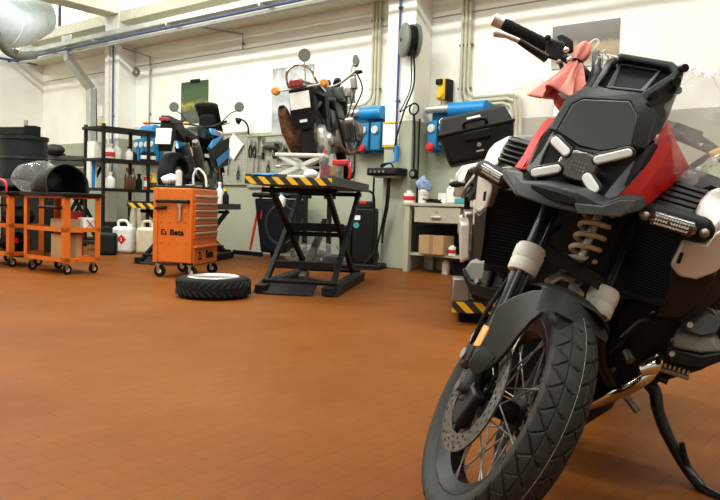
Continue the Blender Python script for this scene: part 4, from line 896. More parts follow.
# fork
def fk(z, y, off=0.): t = (z-.325)*math.tan(math.radians(26.2)); return V((-t+off, y, z))
for s, y in ((-1, -.1), (1, .138)):
    o = MB(ST).tube([fk(.3, y*.92), fk(.42, y), fk(.62, y)], [.026, .03, .028], 18).build('fork_leg', 'black_paint', bk)
    for dx in (-.012, .012): MB(ST).tube([fk(.42, y)+V((.018, dx, .012)), fk(.63, y)+V((.02, dx, .012))], .008, 8).build('leg_rib', 'black_paint', o)
    MB(ST).tube([fk(.6, y), fk(1.02, y)], .021, 18).build('fork_tube', 'black_paint', bk)
    MB(ST).tube([fk(.6, y)+V((.02, s*-.012, .01)), fk(.95, y)+V((.02, s*-.012, .01))], .006, 8).build('fork_hose', 'black_paint', bk)
    a = fk(.628, y); b2 = fk(.698, y); d = (b2-a).normalized()
    o = MB(ST); o.tube([a, a+d*.006, a+d*.03, a+d*.034, a+d*.04, b2-d*.01, b2], [.036, .039, .04, .038, .041, .041, .036], 28); o.build('fork_cap', 'white_cap', bk)
    MB(ST).box(fk(.3, y*.95, .02), (.075, .03, .1)).build('axle_clamp', 'engine_black', bk, bev=.008)
    o = MB(ST); o.box(V((-.108, s*.098, .4)), (.062, .05, .115), Ry(-.5)); o.box(V((-.085, s*.112, .4)), (.03, .03, .08), Ry(-.5)); cal = o.build('brake_caliper', 'engine_black', bk, bev=.008)
    for dz in (-.026, .026): MB(ST).cyl(V((-.108, s*.124, .4+dz)), V((-.108, s*.13, .4+dz)), .016).build('piston_cover', 'dull_steel', cal)
MB(ST).cyl(AX+V((0, -.135, 0)), AX+V((0, .135, 0)), .014).build('axle', 'dirty_steel', bk)
MB(ST).lathe([(0, .0), (.02, 0), (.024, -.01), (.036, -.014), (.036, -.03)], AX+V((0, -.12, 0)), (0, -1, 0)).build('axle_nut', 'engine_black', bk)
MB(ST).tube(smoothpath([fk(.62, -.12), V((-.1, -.14, .52)), V((-.09, -.135, .45)), V((-.1, -.125, .41))]), .006, 8).build('brake_hose', 'rubber', bk)
# fork bridge and telelever arm with spring
MB(ST).hull([fk(.69, -.12, .03), fk(.69, .15, .03), fk(.69, -.12, -.03), fk(.69, .15, -.03), fk(.725, -.1, .02), fk(.725, .13, .02), fk(.725, -.1, -.03), fk(.725, .13, -.03)]).build('fork_bridge', 'engine_black', bk, bev=.006)
for s in (-1, 1): MB().tube([(-0.16,0.006,0.642),(-0.2,0.023,0.662),(-0.24,0.065,0.656)] if s < 0 else [(-0.16,0.095,0.637),(-0.2,0.064,0.645),(-0.24,0.065,0.656)], .012, 10).build('lower_arm', 'aluminium', bk)
a, b2 = V((-0.3,0.054,0.868)), V((-0.25,0.051,0.685)); ax = (b2-a).normalized(); ex = ax.cross(V((1, 0, 0))).normalized(); ey = ax.cross(ex)
o = MB(); npt = 150; o.tube([a+(b2-a)*(k/npt)+(ex*cos(2*PI*5.6*k/npt)+ey*sin(2*PI*5.6*k/npt))*.037 for k in range(npt+1)], .0068, 10); o.build('shock_spring', 'ivory', bk)
MB().cyl(a-ax*.05, b2+ax*.03, .012).build('shock_rod', 'aluminium', bk); MB().cyl(a-ax*.12, a+ax*.02, .034).build('shock_body', 'engine_black', bk); MB().cyl(b2, b2+ax*.02, .042).build('spring_seat', 'engine_black', bk)
# front fender with its two side blades
fd = MB(ST)
def fend(u, v):
    th = math.radians(80+55*u); s = 2*v-1; R_ = .336+.008*cos(s*1.5)-.02*abs(s)**3; y = .01+s*.082
    return AX+V((R_*cos(th), y, R_*sin(th)))
fd.grid(fend, 22, 17)
f0 = fd.build('front_fender', 'fender_plastic', bk, solid=.005)
# right blade (image left): the large flank plate
A_ = [(0.06,-0.1,0.657),(0.03,-0.12,0.632),(0,-0.138,0.593),(-0.02,-0.153,0.547),(-0.01,-0.136,0.457),(0.01,-0.149,0.396)]
B_ = [(0.11,-0.103,0.608),(0.1,-0.109,0.576),(0.08,-0.106,0.528),(0.06,-0.1,0.475),(0.045,-0.1,0.435),(0.035,-0.105,0.402)]
MB(ST).shell(A_, B_, (-.012, .012, -.004)).build('fender_blade', 'fender_plastic', bk, bev=.004)
A_ = [(0.06,-0.1,0.657),(0.055,-0.051,0.671),(0.04,0.011,0.672),(0.02,0.075,0.65),(0.01,0.123,0.618)]
B_ = [(0.11,-0.103,0.608),(0.12,-0.082,0.627),(0.12,-0.045,0.628),(0.09,0.027,0.622),(0.06,0.099,0.613)]
MB(ST).shell(A_, B_, (-.012, -.012, -.004)).build('fender_blade', 'fender_plastic', bk, bev=.004)
MB(ST).hull([(0.01,-0.149,0.396),(0.035,-0.105,0.402),(0.04,-0.105,0.45),(-0.01,-0.138,0.45),(0.03,-0.116,0.378),(0.01,-0.141,0.378)]).build('blade_foot', 'fender_plastic', bk, bev=.004)
o = MB(ST); o.prism([(-0.03,-0.147,0.485),(-0.02,-0.137,0.489),(0,-0.14,0.441),(-0.02,-0.146,0.428)], (-.012, .0, 0)); rf = o.build('reflector', 'amber', bk, bev=.002); rf['label'] = 'orange reflector'
# headlight plate and lamps
MB().prism([(-0.2,-0.112,1.063),(-0.14,-0.118,0.999),(-0.08,-0.112,0.913),(-0.05,-0.113,0.874),(-0.03,-0.042,0.888),(-0.01,0.045,0.886),(-0.03,0.108,0.879),(-0.05,0.13,0.906),(-0.11,0.147,0.988),(-0.16,0.153,1.056),(-0.16,0.126,1.031),(-0.12,0.042,1.002),(-0.12,-0.015,1.004)], (-.08, 0, 0)).build('front_panel', 'matte_black', bk)
hl = MB().prism([(-0.035,-0.034,0.951),(-0.035,-0.025,0.978),(-0.03,0.003,0.99),(-0.03,0.044,0.99),(-0.035,0.066,0.981),(-0.03,0.068,0.952),(-0.03,0.06,0.925),(-0.025,0.034,0.918),(-0.03,-0.003,0.918),(-0.035,-0.027,0.927)], (-.05, 0, 0)).build('headlight', 'smoked_lens', bk, bev=.008)
for nm, a, b2, rr in (('left', (-0.05,-0.056,1), (-0.035,-0.018,0.98), .016), ('r', (-0.035,0.061,0.98), (-0.06,0.118,1.014), .015), ('b', (-0.03,0.05,0.933), (-0.02,0.076,0.912), .018), ('l', (-0.045,-0.08,0.912), (-0.03,-0.026,0.935), .016)):
    a, b2 = V(a), V(b2); d = (b2-a).normalized()
    for a_, r0, nm_, mm_, off, th in ((0, rr*1.08, 'lamp_surround', 'black_paint', .0, -.02), (1, rr*.7, 'light_bar', 'lamp_white', .006, -.012)):
        nn = d.cross(V((1, 0, 0))).normalized(); ex_ = rr*(.55 if a_ else .9)
        pts_ = [b2+d*ex_*.0+(d*cos(q)+nn*sin(q))*r0 for q in [-PI/2+PI*k/8 for k in range(9)]]+[a+(-d*cos(q)-nn*sin(q))*r0 for q in [-PI/2+PI*k/8 for k in range(9)]]
        MB().prism([p+V((off, 0, 0)) for p in pts_], (th, 0, 0)).build(nm_, mm_, hl, bev=.004)
o = MB(); ce = V((-0.024,0.02,0.954))
for i in range(5):
    for j in range(3): o.box(ce+V((-.008, -.016+.008*i, -.009+.009*j)), (.004, .0045, .004))
o.build('led_grid', 'engine_metal', hl, smooth=0, merge=False)
# beak
T_ = [(-0.1,-0.157,0.905),(-0.02,-0.096,0.885),(0.06,-0.02,0.897),(0.1,0.066,0.898),(0.08,0.125,0.887),(0.03,0.143,0.91),(-0.04,0.173,0.915)]
L_ = [(-0.12,-0.19,0.898),(-0.01,-0.097,0.846),(0.07,-0.002,0.846),(0.11,0.083,0.851),(0.09,0.135,0.862),(0.04,0.162,0.868),(-0.05,0.187,0.89)]
MB().shell(T_, L_, (-.1, 0, .012)).build('beak', 'dark_grey_plastic', bk, bev=.005)
MB().shell([(0.113,0.07,0.873),(0.095,0.129,0.883),(0.045,0.149,0.904),(-0.035,0.172,0.912)], [(0.116,0.084,0.852),(0.098,0.136,0.862),(0.05,0.164,0.868),(0,0.174,0.895)], (-.02, 0, 0)).build('beak_tip', 'mid_grey_plastic', bk, bev=.003)
MB().shell([(0.06,-0.054,0.886),(0.09,0.001,0.887),(0.112,0.061,0.887)], [(0.06,-0.048,0.875),(0.09,0.008,0.863),(0.116,0.073,0.867)], (-.02, 0, 0)).build('beak_inlay', 'matte_black', bk, bev=.003)
MB().hull([(-0.1,-0.167,0.9),(-0.05,-0.112,0.906),(-0.03,-0.095,0.881),(-0.01,-0.096,0.844),(-0.12,-0.181,0.875),(-0.13,-0.19,0.896)]+[(-0.2,-0.199,0.897),(-0.15,-0.138,0.836),(-0.2,-0.207,0.873)]).build('beak_corner', 'mid_grey_plastic', bk, bev=.004)
# black bands either side of the headlight
MB().shell([(-0.24,-0.129,1.067),(-0.17,-0.127,1.002),(-0.12,-0.124,0.95),(-0.08,-0.118,0.914)], [(-0.2,-0.088,1.074),(-0.13,-0.088,1.008),(-0.09,-0.085,0.955),(-0.03,-0.067,0.894)], (-.06, .0, -.01)).build('cowl_band', 'dark_grey_plastic', bk, bev=.005)
MB().shell([(-0.26,0.15,1.08),(-0.19,0.148,1.027),(-0.12,0.145,0.965),(-0.03,0.132,0.908)], [(-0.18,0.127,1.033),(-0.11,0.12,0.988),(-0.06,0.109,0.945),(0,0.098,0.883)], (-.06, -.0, -.01)).build('cowl_band', 'mid_grey_plastic', bk, bev=.005)
# red flanks
MB().shell([(-0.34,-0.174,1.067),(-0.3,-0.177,1.035),(-0.25,-0.176,0.993),(-0.2,-0.17,0.947),(-0.15,-0.169,0.908)], [(-0.29,-0.138,1.072),(-0.25,-0.138,1.041),(-0.2,-0.137,1.006),(-0.14,-0.128,0.953),(-0.1,-0.123,0.911)], (-.09, -.01, -.01)).build('side_panel', 'red_paint', bk, bev=.004)
o = MB(); o.prism([(-0.165,-0.145,0.937),(-0.16,-0.139,0.949),(-0.12,-0.135,0.923),(-0.13,-0.141,0.914)], (.004, 0, 0)); o.build('side_emblem', 'paper', bk, smooth=0)
rp = [(-0.36,0.14,1.138),(-0.26,0.143,1.078),(-0.2,0.142,1.026),(-0.12,0.143,0.965),(-0.03,0.135,0.909)]
rm = [(-0.37,0.161,1.102),(-0.32,0.171,1.056),(-0.26,0.17,1.008),(-0.19,0.164,0.958),(-0.09,0.153,0.901)]
rl = [(-0.5,0.208,1.04),(-0.48,0.218,1.032),(-0.4,0.198,0.974),(-0.3,0.186,0.934),(-0.16,0.171,0.887)]
o = MB(); o.shell(rp, rm, (-.05, -.01, -.01)); o.shell(rm, rl, (-.05, -.01, -.01)); o.prism([rm[4], rl[4], (-0.09,0.154,0.876), (-0.06,0.137,0.893)], (-.05, -.01, 0)); o.build('side_panel', 'red_paint', bk, bev=.003)
MB().hull([(-0.33,0.167,1.056),(-0.36,0.169,1.07),(-0.38,0.182,1.056),(-0.36,0.173,1.043)]+[(-0.42,0.163,1.063),(-0.44,0.169,1.054)]).build('panel_vent', 'matte_black', bk)
# small black screen and its surround
SCp = [(-0.12,-0.078,1.028),(-0.19,-0.079,1.107),(-0.2,-0.058,1.127),(-0.2,0.059,1.146),(-0.17,0.094,1.112),(-0.11,0.113,1.034),(-0.09,0.05,1.004),(-0.1,-0.008,1.003)]
MB().prism(SCp, (-.012, 0, 0)).build('display_screen', 'screen_gloss', bk, bev=.004)
MB().ring([(-0.15,-0.108,1.032),(-0.21,-0.105,1.123),(-0.24,-0.073,1.164),(-0.24,0.072,1.176),(-0.24,0.122,1.137),(-0.15,0.14,1.031),(-0.08,0.059,0.99),(-0.09,-0.011,0.989)], SCp, (-.03, 0, 0)).build('screen_surround', 'black_plastic', bk, bev=.006)
# upper frame that carries the windscreen
FO = [(-0.24,-0.06,1.151),(-0.36,-0.066,1.261),(-0.4,-0.044,1.292),(-0.4,0.097,1.294),(-0.38,0.137,1.273),(-0.24,0.081,1.146)]
FI = [(-0.25,-0.045,1.174),(-0.36,-0.049,1.25),(-0.385,-0.033,1.275),(-0.385,0.095,1.274),(-0.37,0.111,1.261),(-0.25,0.062,1.17)]
MB().ring(FO, FI, (-.035, 0, -.02)).build('screen_frame', 'dark_grey_plastic', bk, bev=.007)
pk = [(-0.28,-0.028,1.177),(-0.39,-0.038,1.261),(-0.39,0.076,1.263),(-0.28,0.072,1.187)]; pi_ = [(-0.31,-0.012,1.188),(-0.41,-0.033,1.26),(-0.41,0.064,1.261),(-0.31,0.053,1.193)]
MB().ring(pk, pi_, (-.03, 0, -.02)).build('pocket_frame', 'mid_grey_plastic', bk, bev=.005)
MB().prism(pi_, (-.01, 0, -.01)).build('pocket_panel', 'matte_black', bk)
MB().prism([(-0.29,-0.067,1.163),(-0.42,-0.065,1.264),(-0.42,0.097,1.272),(-0.29,0.07,1.164)], (-.01, 0, -.01)).build('frame_back', 'matte_black', bk)
o = MB(); o.shell([(-0.24,0.081,1.146),(-0.31,0.104,1.198),(-0.38,0.137,1.273)], [(-0.3,0.113,1.108),(-0.36,0.131,1.16),(-0.42,0.134,1.238)], (-.03, -.012, -.01)); br_ = o.build('side_bracket', 'dark_grey_plastic', bk, bev=.006)
for p in [(-0.24,0.087,1.142),(-0.27,0.092,1.179),(-0.34,0.123,1.234),(-0.37,0.127,1.275),(-0.37,0.128,1.215)]: MB().tube([V(p)+V((-.01, 0, 0)), V(p)+V((.012, .012, 0))], .011, 12).build('bolt', 'black_paint', br_)
MB().hull([(-0.3,0.113,1.108),(-0.42,0.132,1.235),(-0.36,0.137,1.14),(-0.26,0.135,1.077),(-0.2,0.131,1.036),(-0.25,0.079,1.139)]+[(-0.4,0.097,1.116),(-0.48,0.124,1.243),(-0.38,0.118,1.085)]).build('side_cheek', 'dark_grey_plastic', bk, bev=.006)
o = MB(); o.tube([(-0.46,-0.122,1.282),(-0.4,-0.094,1.232),(-0.34,-0.079,1.179),(-0.28,-0.083,1.124),(-0.26,-0.115,1.059)], [.014, .016, .018, .018, .016], 12); o.build('screen_arm', 'dark_grey_plastic', bk)
# handlebar, grips, levers (turn with the fork)
hb = MB(ST).tube(smoothpath([(-0.58,-0.245,1.203), (-0.53,-0.205,1.193), (-0.48,-0.159,1.181), (-.45, 0, 1.13), (-.47, .12, 1.15), (-.55, .26, 1.19), (-.6, .3, 1.2)]), .014, 12).build('handlebar', 'black_paint', bk)
for a, b2 in (((-0.62,-0.417,1.192), (-0.585,-0.257,1.202)), ((-.64, .46, 1.2), (-.6, .3, 1.2))):
    a, b2 = V(a), V(b2); d = (b2-a).normalized()
    g_ = MB(ST).tube([a+d*.012, a+d*.02]+[a.lerp(b2, k/14) for k in range(3, 14)]+[b2], [.016, .0185]+[.0185+.0007*(k % 2) for k in range(3, 14)]+[.021], 18).build('grip', 'rubber', hb)
    MB(ST).tube([a-d*.022, a-d*.018, a+d*.014], [.012, .019, .0185], 18).build('bar_end', 'aluminium', g_)
lv = MB(ST); lv.tube(smoothpath([(-0.55,-0.424,1.149), (-0.54,-0.399,1.156), (-0.53,-0.354,1.163)]), [.009, .01]+[.008]*10+[.007], 12, flat=1.) if False else lv.tube([(-0.55,-0.426,1.148), (-0.55,-0.419,1.152), (-0.54,-0.388,1.16), (-0.53,-0.345,1.165)], [.009, .012, .0075, .008], 12)
lv.build('brake_lever', 'aluminium', hb)
MB(ST).tube([(-0.53,-0.351,1.164), (-0.52,-0.304,1.162), (-0.53,-0.256,1.163)], [.009, .011, .014], 12).build('lever_body', 'black_paint', hb)
MB(ST).tube([(-.57, .45, 1.2), (-.53, .4, 1.19), (-.53, .22, 1.17)], [.01, .008, .012], 12).build('clutch_lever', 'black_paint', hb)
MB(ST).hull([(-0.56,-0.274,1.199),(-0.56,-0.268,1.222),(-0.54,-0.233,1.229),(-0.52,-0.209,1.204),(-0.52,-0.214,1.175),(-0.54,-0.254,1.165)]+[(-0.62,-0.261,1.207),(-0.62,-0.254,1.231),(-0.6,-0.218,1.238),(-0.58,-0.193,1.212),(-0.58,-0.199,1.182),(-0.6,-0.24,1.172)]).build('switch_cluster', 'black_plastic', hb, bev=.006)
MB(ST).hull([(-0.58,-0.254,1.237),(-0.58,-0.243,1.253),(-0.56,-0.208,1.25),(-0.55,-0.189,1.221),(-0.55,-0.203,1.2)]+[(-0.64,-0.24,1.246),(-0.64,-0.229,1.263),(-0.62,-0.193,1.259),(-0.61,-0.173,1.23)]).build('fluid_reservoir', 'black_paint', hb, bev=.006)
for p, r_, mm in (((-0.5,-0.225,1.207), .009, 'chrome'), ((-0.48,-0.205,1.187), .011, 'chrome'), ((-0.5,-0.224,1.169), .008, 'dull_steel'), ((-0.55,-0.278,1.216), .01, 'black_paint')): MB(ST).ball(p, r_, 12, 8).build('clamp_bolt', mm, hb)
MB(ST).hull([(-.6, .28, 1.17), (-.52, .28, 1.17), (-.6, .28, 1.22), (-.52, .28, 1.22), (-.6, .18, 1.15), (-.5, .18, 1.15), (-.6, .18, 1.2), (-.5, .18, 1.2)]).build('switch_cluster', 'black_plastic', hb, bev=.006)
MB(ST).hull([(-.4, -.13, 1.03), (-.4, .15, 1.03), (-.5, -.13, 1.03), (-.5, .15, 1.03), (-.42, -.12, 1.1), (-.42, .14, 1.1), (-.5, -.12, 1.1), (-.5, .14, 1.1)]).build('top_clamp', 'engine_black', hb, bev=.008)
MB(ST).tube(smoothpath([(-0.5,-0.213,1.189), (-.42, -.12, 1.16), (-.38, -.06, 1.1), (-.36, .02, 1.02)]), .008, 8).build('control_cable', 'rubber', hb)
MB(ST).tube(smoothpath([(-0.52,-0.216,1.173), (-.43, -.18, 1.12), (-.4, -.1, 1.06), (-.38, -.05, .98)]), .007, 8).build('control_cable', 'rubber', hb)
# louvred grilles
o = MB().prism([(-0.33,-0.259,0.993),(-0.3,-0.187,0.989),(-0.26,-0.181,0.941),(-0.24,-0.194,0.907),(-0.29,-0.262,0.913)], (-.05, 0, 0)); gl = o.build('grille', 'matte_black', bk)
for k in range(5):
    t0 = .12+.19*k; a = V((-0.32,-0.255,0.992)).lerp(V((-0.28,-0.259,0.914)), t0); b2 = V((-0.29,-0.181,0.99)).lerp(V((-0.23,-0.186,0.911)), t0); MB().bar(a, b2, .022, .007, up=(.5, 0, 1)).build('slat', 'black_paint', gl, bev=.002)
o = MB().prism([(-0.32,0.176,0.923),(-0.42,0.205,0.988),(-0.4,0.285,0.981),(-0.3,0.276,0.913),(-0.27,0.235,0.893)], (-.05, 0, 0)); gl = o.build('grille', 'matte_black', bk)
for k in range(5):
    t0 = .1+.2*k; a = V((-0.41,0.207,0.985)).lerp(V((-0.3,0.175,0.909)), t0); b2 = V((-0.39,0.288,0.981)).lerp(V((-0.29,0.278,0.908)), t0); MB().bar(a, b2, .022, .007, up=(.5, 0, 1)).build('slat', 'black_paint', gl, bev=.002)
MB().shell([(-0.44,0.179,0.979),(-0.5,0.202,1.033),(-0.48,0.3,1.023)], [(-0.4,0.268,0.976),(-0.42,0.292,0.995),(-0.42,0.34,0.986)], (-.05, 0, -.01)).build('side_deflector', 'dark_grey_plastic', bk, bev=.005)
# silver shrouds
BK = V((-.34, 0, .03))
def shroud(front, back, name='shroud', m='silver_paint', bev=.01):
    return MB().prism(front, back).build(name, m, bk, bev=bev)
MB().shell([(-0.33,-0.263,0.995),(-0.3,-0.263,0.956),(-0.27,-0.256,0.916),(-0.25,-0.251,0.893)], [(-0.37,-0.317,0.961),(-0.35,-0.327,0.929),(-0.32,-0.322,0.894),(-0.3,-0.313,0.868)], (-.3, -.02, .03)).build('shroud', 'silver_paint', bk, bev=.012)
sl = MB().prism([(-0.29,-0.314,0.854),(-0.29,-0.305,0.875),(-0.25,-0.247,0.847),(-0.25,-0.244,0.818),(-0.26,-0.248,0.778),(-0.28,-0.272,0.75),(-0.3,-0.298,0.755)], (-.24, -.0, .02)).build('shroud_lower', 'silver_paint', bk, bev=.008)
MB().prism([(-0.255,-0.268,0.817),(-0.25,-0.259,0.822),(-0.25,-0.254,0.794),(-0.255,-0.263,0.792)], (.002, 0, 0)).build('slot', 'matte_black', sl, bev=0)
MB().prism([(-0.3,-0.297,0.752),(-0.28,-0.272,0.75),(-0.26,-0.248,0.778),(-0.27,-0.236,0.696),(-0.3,-0.232,0.613),(-0.34,-0.273,0.613)], (-.2, 0, .01)).build('radiator_guard', 'dark_grey_plastic', bk, bev=.006)
MB().shell([(-0.29,0.279,0.914),(-0.33,0.279,0.95),(-0.38,0.291,0.982),(-0.42,0.316,0.999)], [(-0.25,0.341,0.872),(-0.29,0.352,0.904),(-0.34,0.371,0.936),(-0.4,0.403,0.946)], (-.3, .02, .03)).build('shroud', 'silver_paint', bk, bev=.012)
sl = MB().prism([(-0.24,0.278,0.845),(-0.24,0.332,0.851),(-0.27,0.346,0.884),(-0.34,0.374,0.918),(-0.36,0.405,0.851),(-0.32,0.375,0.783),(-0.28,0.338,0.752),(-0.26,0.297,0.748),(-0.25,0.268,0.771)], (-.24, .0, .02)).build('shroud_lower', 'silver_paint', bk, bev=.01)
MB().prism([(-0.236,0.285,0.812),(-0.236,0.293,0.813),(-0.238,0.293,0.783),(-0.238,0.284,0.783)], (.003, 0, 0)).build('slot', 'matte_black', sl)
MB().shell([(-0.27,0.272,0.769),(-0.3,0.281,0.703),(-0.33,0.271,0.617)], [(-0.34,0.376,0.774),(-0.36,0.366,0.708),(-0.36,0.328,0.634)], (-.12, 0, .01)).build('radiator_guard', 'dark_grey_plastic', bk, bev=.006)
MB().hull([(-0.4,0.369,0.788),(-0.45,0.401,0.832),(-0.5,0.433,0.782),(-0.42,0.37,0.651),(-0.4,0.324,0.616)]+[(-0.5,0.366,0.78),(-0.6,0.398,0.825),(-0.6,0.433,0.775),(-0.52,0.366,0.637)]).build('engine_cover', 'dark_grey_plastic', bk, bev=.006)
# lamp pods on the shrouds
def pod(a, b2, r_, la, lb, lr):
    a, b2 = V(a), V(b2); d = (b2-a).normalized()
    o = MB().tube([a-d*r_*.8, a-d*r_*.4, a, b2, b2+d*r_*.4, b2+d*r_*.8], [r_*.5, r_*.88, r_, r_, r_*.88, r_*.5], 20, flat=.95).build('fog_lamp', 'black_plastic', bk)
    la, lb = V(la), V(lb); f = V((.012, 0, 0)); d2 = (lb-la).normalized()
    MB().tube([la+f-d2*lr*.8, la+f-d2*lr*.3, lb+f+d2*lr*.3, lb+f+d2*lr*.8], [lr*.4, lr, lr, lr*.4], 16, flat=1.).build('lens_ring', 'smoked_lens', o)
    ch = MB(); rnd = random.Random(4)
    for i in range(13):
        for j in range(3):
            if rnd.random() < .93: ch.box(la.lerp(lb, (i+.5)/13)+V((.012+lr*(1.0 if j == 1 else .84), 0, (j-1)*lr*.5)), (.005, .0042, lr*.3), Rx(rnd.uniform(-.9, .9)))
    ch.build('led_chips', 'led_chip', o, smooth=0, merge=False)
pod((-0.26,-0.289,0.881), (-0.21,-0.2,0.869), .027, (-0.235,-0.274,0.883), (-0.2,-0.206,0.87), .015)
pod((-0.21,0.196,0.881), (-0.25,0.312,0.879), .036, (-0.18,0.211,0.878), (-0.2,0.291,0.876), .019)
MB().hull([(-0.18,0.159,0.883),(-0.22,0.194,0.907),(-0.18,0.207,0.858),(-0.17,0.177,0.865)]+[(-0.25,0.159,0.884),(-0.28,0.188,0.901),(-0.25,0.199,0.855)]).build('lamp_mount', 'black_plastic', bk, bev=.004)
for p in ((-0.165,0.186,0.878), (-0.21,0.324,0.875)): MB().ball(p, .012, 12, 8).build('lamp_screw', 'dull_steel', bk)
# radiators and dark middle
def radiator(q, nfin=24):
    q = [V(p) for p in q]; o = MB().prism(q, (-.05, 0, 0)).build('radiator', 'matte_black', bk); f = MB()
    for k in range(nfin):
        t0 = (k+.5)/nfin; f.bar(q[0].lerp(q[3], t0)+V((.002, 0, 0)), q[1].lerp(q[2], t0)+V((.002, 0, 0)), .004, .003, up=(0, 0, 1))
    e = f.build('fins', 'engine_black', o, smooth=0, merge=False); e['kind'] = 'stuff'
    MB().bar(q[3], q[2], .03, .022).build('tank_end', 'black_plastic', o, bev=.004)
radiator([(-0.3,-0.268,0.837),(-0.36,-0.109,0.841),(-0.36,-0.109,0.619),(-0.32,-0.226,0.601)])
radiator([(-0.34,0.137,0.87),(-0.28,0.291,0.845),(-0.32,0.292,0.663),(-0.36,0.154,0.654)])
MB().hull([(-0.3,-0.138,1.064),(-0.32,0.076,1.115),(-0.34,0.146,1.052),(-0.2,0.161,0.9),(-0.12,-0.014,0.848),(-0.18,-0.144,0.855),(-0.28,-0.218,0.912)]+[(-.6, -.16, 1.0), (-.6, .18, 1.0), (-.6, -.16, .85), (-.6, .18, .85)]).build('front_frame', 'matte_black', bk)
MB().hull([(-.42, -.13, .86), (-.42, .16, .86), (-.42, -.12, .5), (-.42, .15, .5), (-.8, -.16, .9), (-.8, .19, .9), (-.8, -.16, .3), (-.8, .19, .3), (-.46, -.12, .3), (-.46, .15, .3)]).build('engine_block', 'engine_black', bk, bev=.01)
MB().hull([(-.44, -.14, .42), (-.44, .17, .42), (-.4, -.1, .3), (-.4, .13, .3), (-.9, -.16, .17), (-.9, .19, .17), (-.5, -.13, .19), (-.5, .16, .19), (-.9, -.17, .34), (-.9, .2, .34)]).build('skid_plate', 'matte_black', bk, bev=.01)
for p in [(-0.4,0.139,0.475),(-0.42,0.202,0.419),(-0.42,0.213,0.55),(-0.4,0.255,0.614),(-0.4,0.327,0.564)]: MB().cyl(V(p)-V((.02, 0, 0)), V(p)+V((.012, 0, 0)), .006, n=12).build('engine_bolt', 'dirty_steel', bk)
MB().hull([(-0.5,0.112,0.594),(-0.5,0.326,0.683),(-0.55,0.417,0.728),(-0.55,0.481,0.569),(-0.52,0.419,0.488),(-0.52,0.311,0.457),(-0.5,0.267,0.423),(-0.5,0.2,0.311)]+[(-0.8,0.069,0.548),(-0.8,0.311,0.649),(-0.75,0.424,0.68),(-0.75,0.481,0.549),(-0.8,0.413,0.445),(-0.8,0.244,0.354),(-0.8,0.16,0.253)]).build('crankcase', 'engine_black', bk, bev=.01)
MB().tube([(-0.38,0.123,0.519),(-0.41,0.175,0.466),(-0.4,0.232,0.581),(-0.38,0.267,0.609)], .014, 10).build('frame_tube', 'black_paint', bk)
MB().tube([(-0.36,0.144,0.53),(-0.4,0.162,0.438),(-0.42,0.213,0.376)], .018, 10).build('frame_tube', 'black_paint', bk)
MB().tube(smoothpath([(-0.22,-0.005,0.692),(-0.2,0.042,0.691),(-0.22,0.078,0.719),(-0.28,0.081,0.757)]), .007, 8).build('brake_hose', 'rubber', bk)
MB().tube(smoothpath([(-0.3,-0.103,0.796),(-0.26,-0.063,0.75),(-0.3,-0.04,0.786)]), .008, 8).build('wire_loom', 'rubber', bk)
# cylinders with guards
def cyl_head(q, back, top):
    MB().hull([V(p) for p in q]+[V(p)+V(back) for p in q]).build('cylinder_head', 'cover_grey', bk, bev=.008)
cyl_head([(-0.42,0.321,0.567),(-0.44,0.332,0.587),(-0.46,0.416,0.595),(-0.48,0.451,0.563),(-0.43,0.403,0.55),(-0.42,0.328,0.537)], (-.16, .0, .02), 0)
MB().hull([(-0.42,0.337,0.594),(-0.44,0.329,0.615),(-0.48,0.375,0.669),(-0.5,0.427,0.671),(-0.46,0.422,0.609),(-0.43,0.392,0.593)]+[(-0.56,0.323,0.597),(-0.6,0.372,0.655),(-0.62,0.426,0.656)]).build('cylinder_cover', 'mid_grey_plastic', bk, bev=.006)
MB().shell([(-0.39,0.314,0.557),(-0.4,0.336,0.537),(-0.42,0.408,0.545),(-0.46,0.458,0.569)], [(-0.38,0.329,0.523),(-0.39,0.346,0.501),(-0.42,0.419,0.51),(-0.47,0.475,0.556)], (-.03, 0, .0)).build('cylinder_guard', 'black_plastic', bk, bev=.005)
MB().hull([(-0.49,0.367,0.668),(-0.47,0.392,0.67),(-0.5,0.441,0.625),(-0.52,0.426,0.644)]+[(-0.52,0.366,0.665),(-0.52,0.39,0.664),(-0.53,0.441,0.621),(-0.55,0.426,0.64)]).build('cover_strip', 'aluminium', bk, bev=.003)
MB().cyl(V((-0.43,0.354,0.614))-V((.02, 0, 0)), V((-0.41,0.355,0.617)), .008, n=14).build('cover_bolt', 'aluminium', bk); MB().cyl(V((-0.39,0.337,0.528))-V((.02, 0, 0)), V((-0.375,0.338,0.53)), .007, n=14).build('guard_bolt', 'aluminium', bk)
cyl_head([(-0.46,-0.335,0.536),(-0.46,-0.32,0.579),(-0.44,-0.258,0.597),(-0.42,-0.247,0.539),(-0.44,-0.293,0.518)], (-.16, 0, .02), 0)
MB().hull([(-0.42,-0.255,0.599),(-0.42,-0.228,0.601),(-0.4,-0.163,0.543),(-0.4,-0.223,0.519),(-0.42,-0.254,0.529)]+[(-0.55,-0.296,0.579),(-0.55,-0.268,0.581),(-0.55,-0.205,0.515)]).build('cylinder_cover', 'mid_grey_plastic', bk, bev=.006)
MB().shell([(-0.44,-0.332,0.552),(-0.42,-0.287,0.522),(-0.39,-0.213,0.533),(-0.38,-0.158,0.546)], [(-0.44,-0.319,0.522),(-0.42,-0.276,0.488),(-0.39,-0.2,0.488),(-0.38,-0.141,0.523)], (-.03, 0, 0)).build('cylinder_guard', 'black_plastic', bk, bev=.005)
MB().cyl(V((-0.42,-0.268,0.531))-V((.02, 0, 0)), V((-0.4,-0.262,0.535)), .007, n=14).build('guard_bolt', 'aluminium', bk)
for a, b2 in (((-0.41,-0.224,0.6), (-0.4,-0.219,0.53)), ((-0.41,-0.209,0.615), (-0.4,-0.158,0.548))): MB().tube([a, b2], .011, 10).build('guard_strut', 'black_plastic', bk)
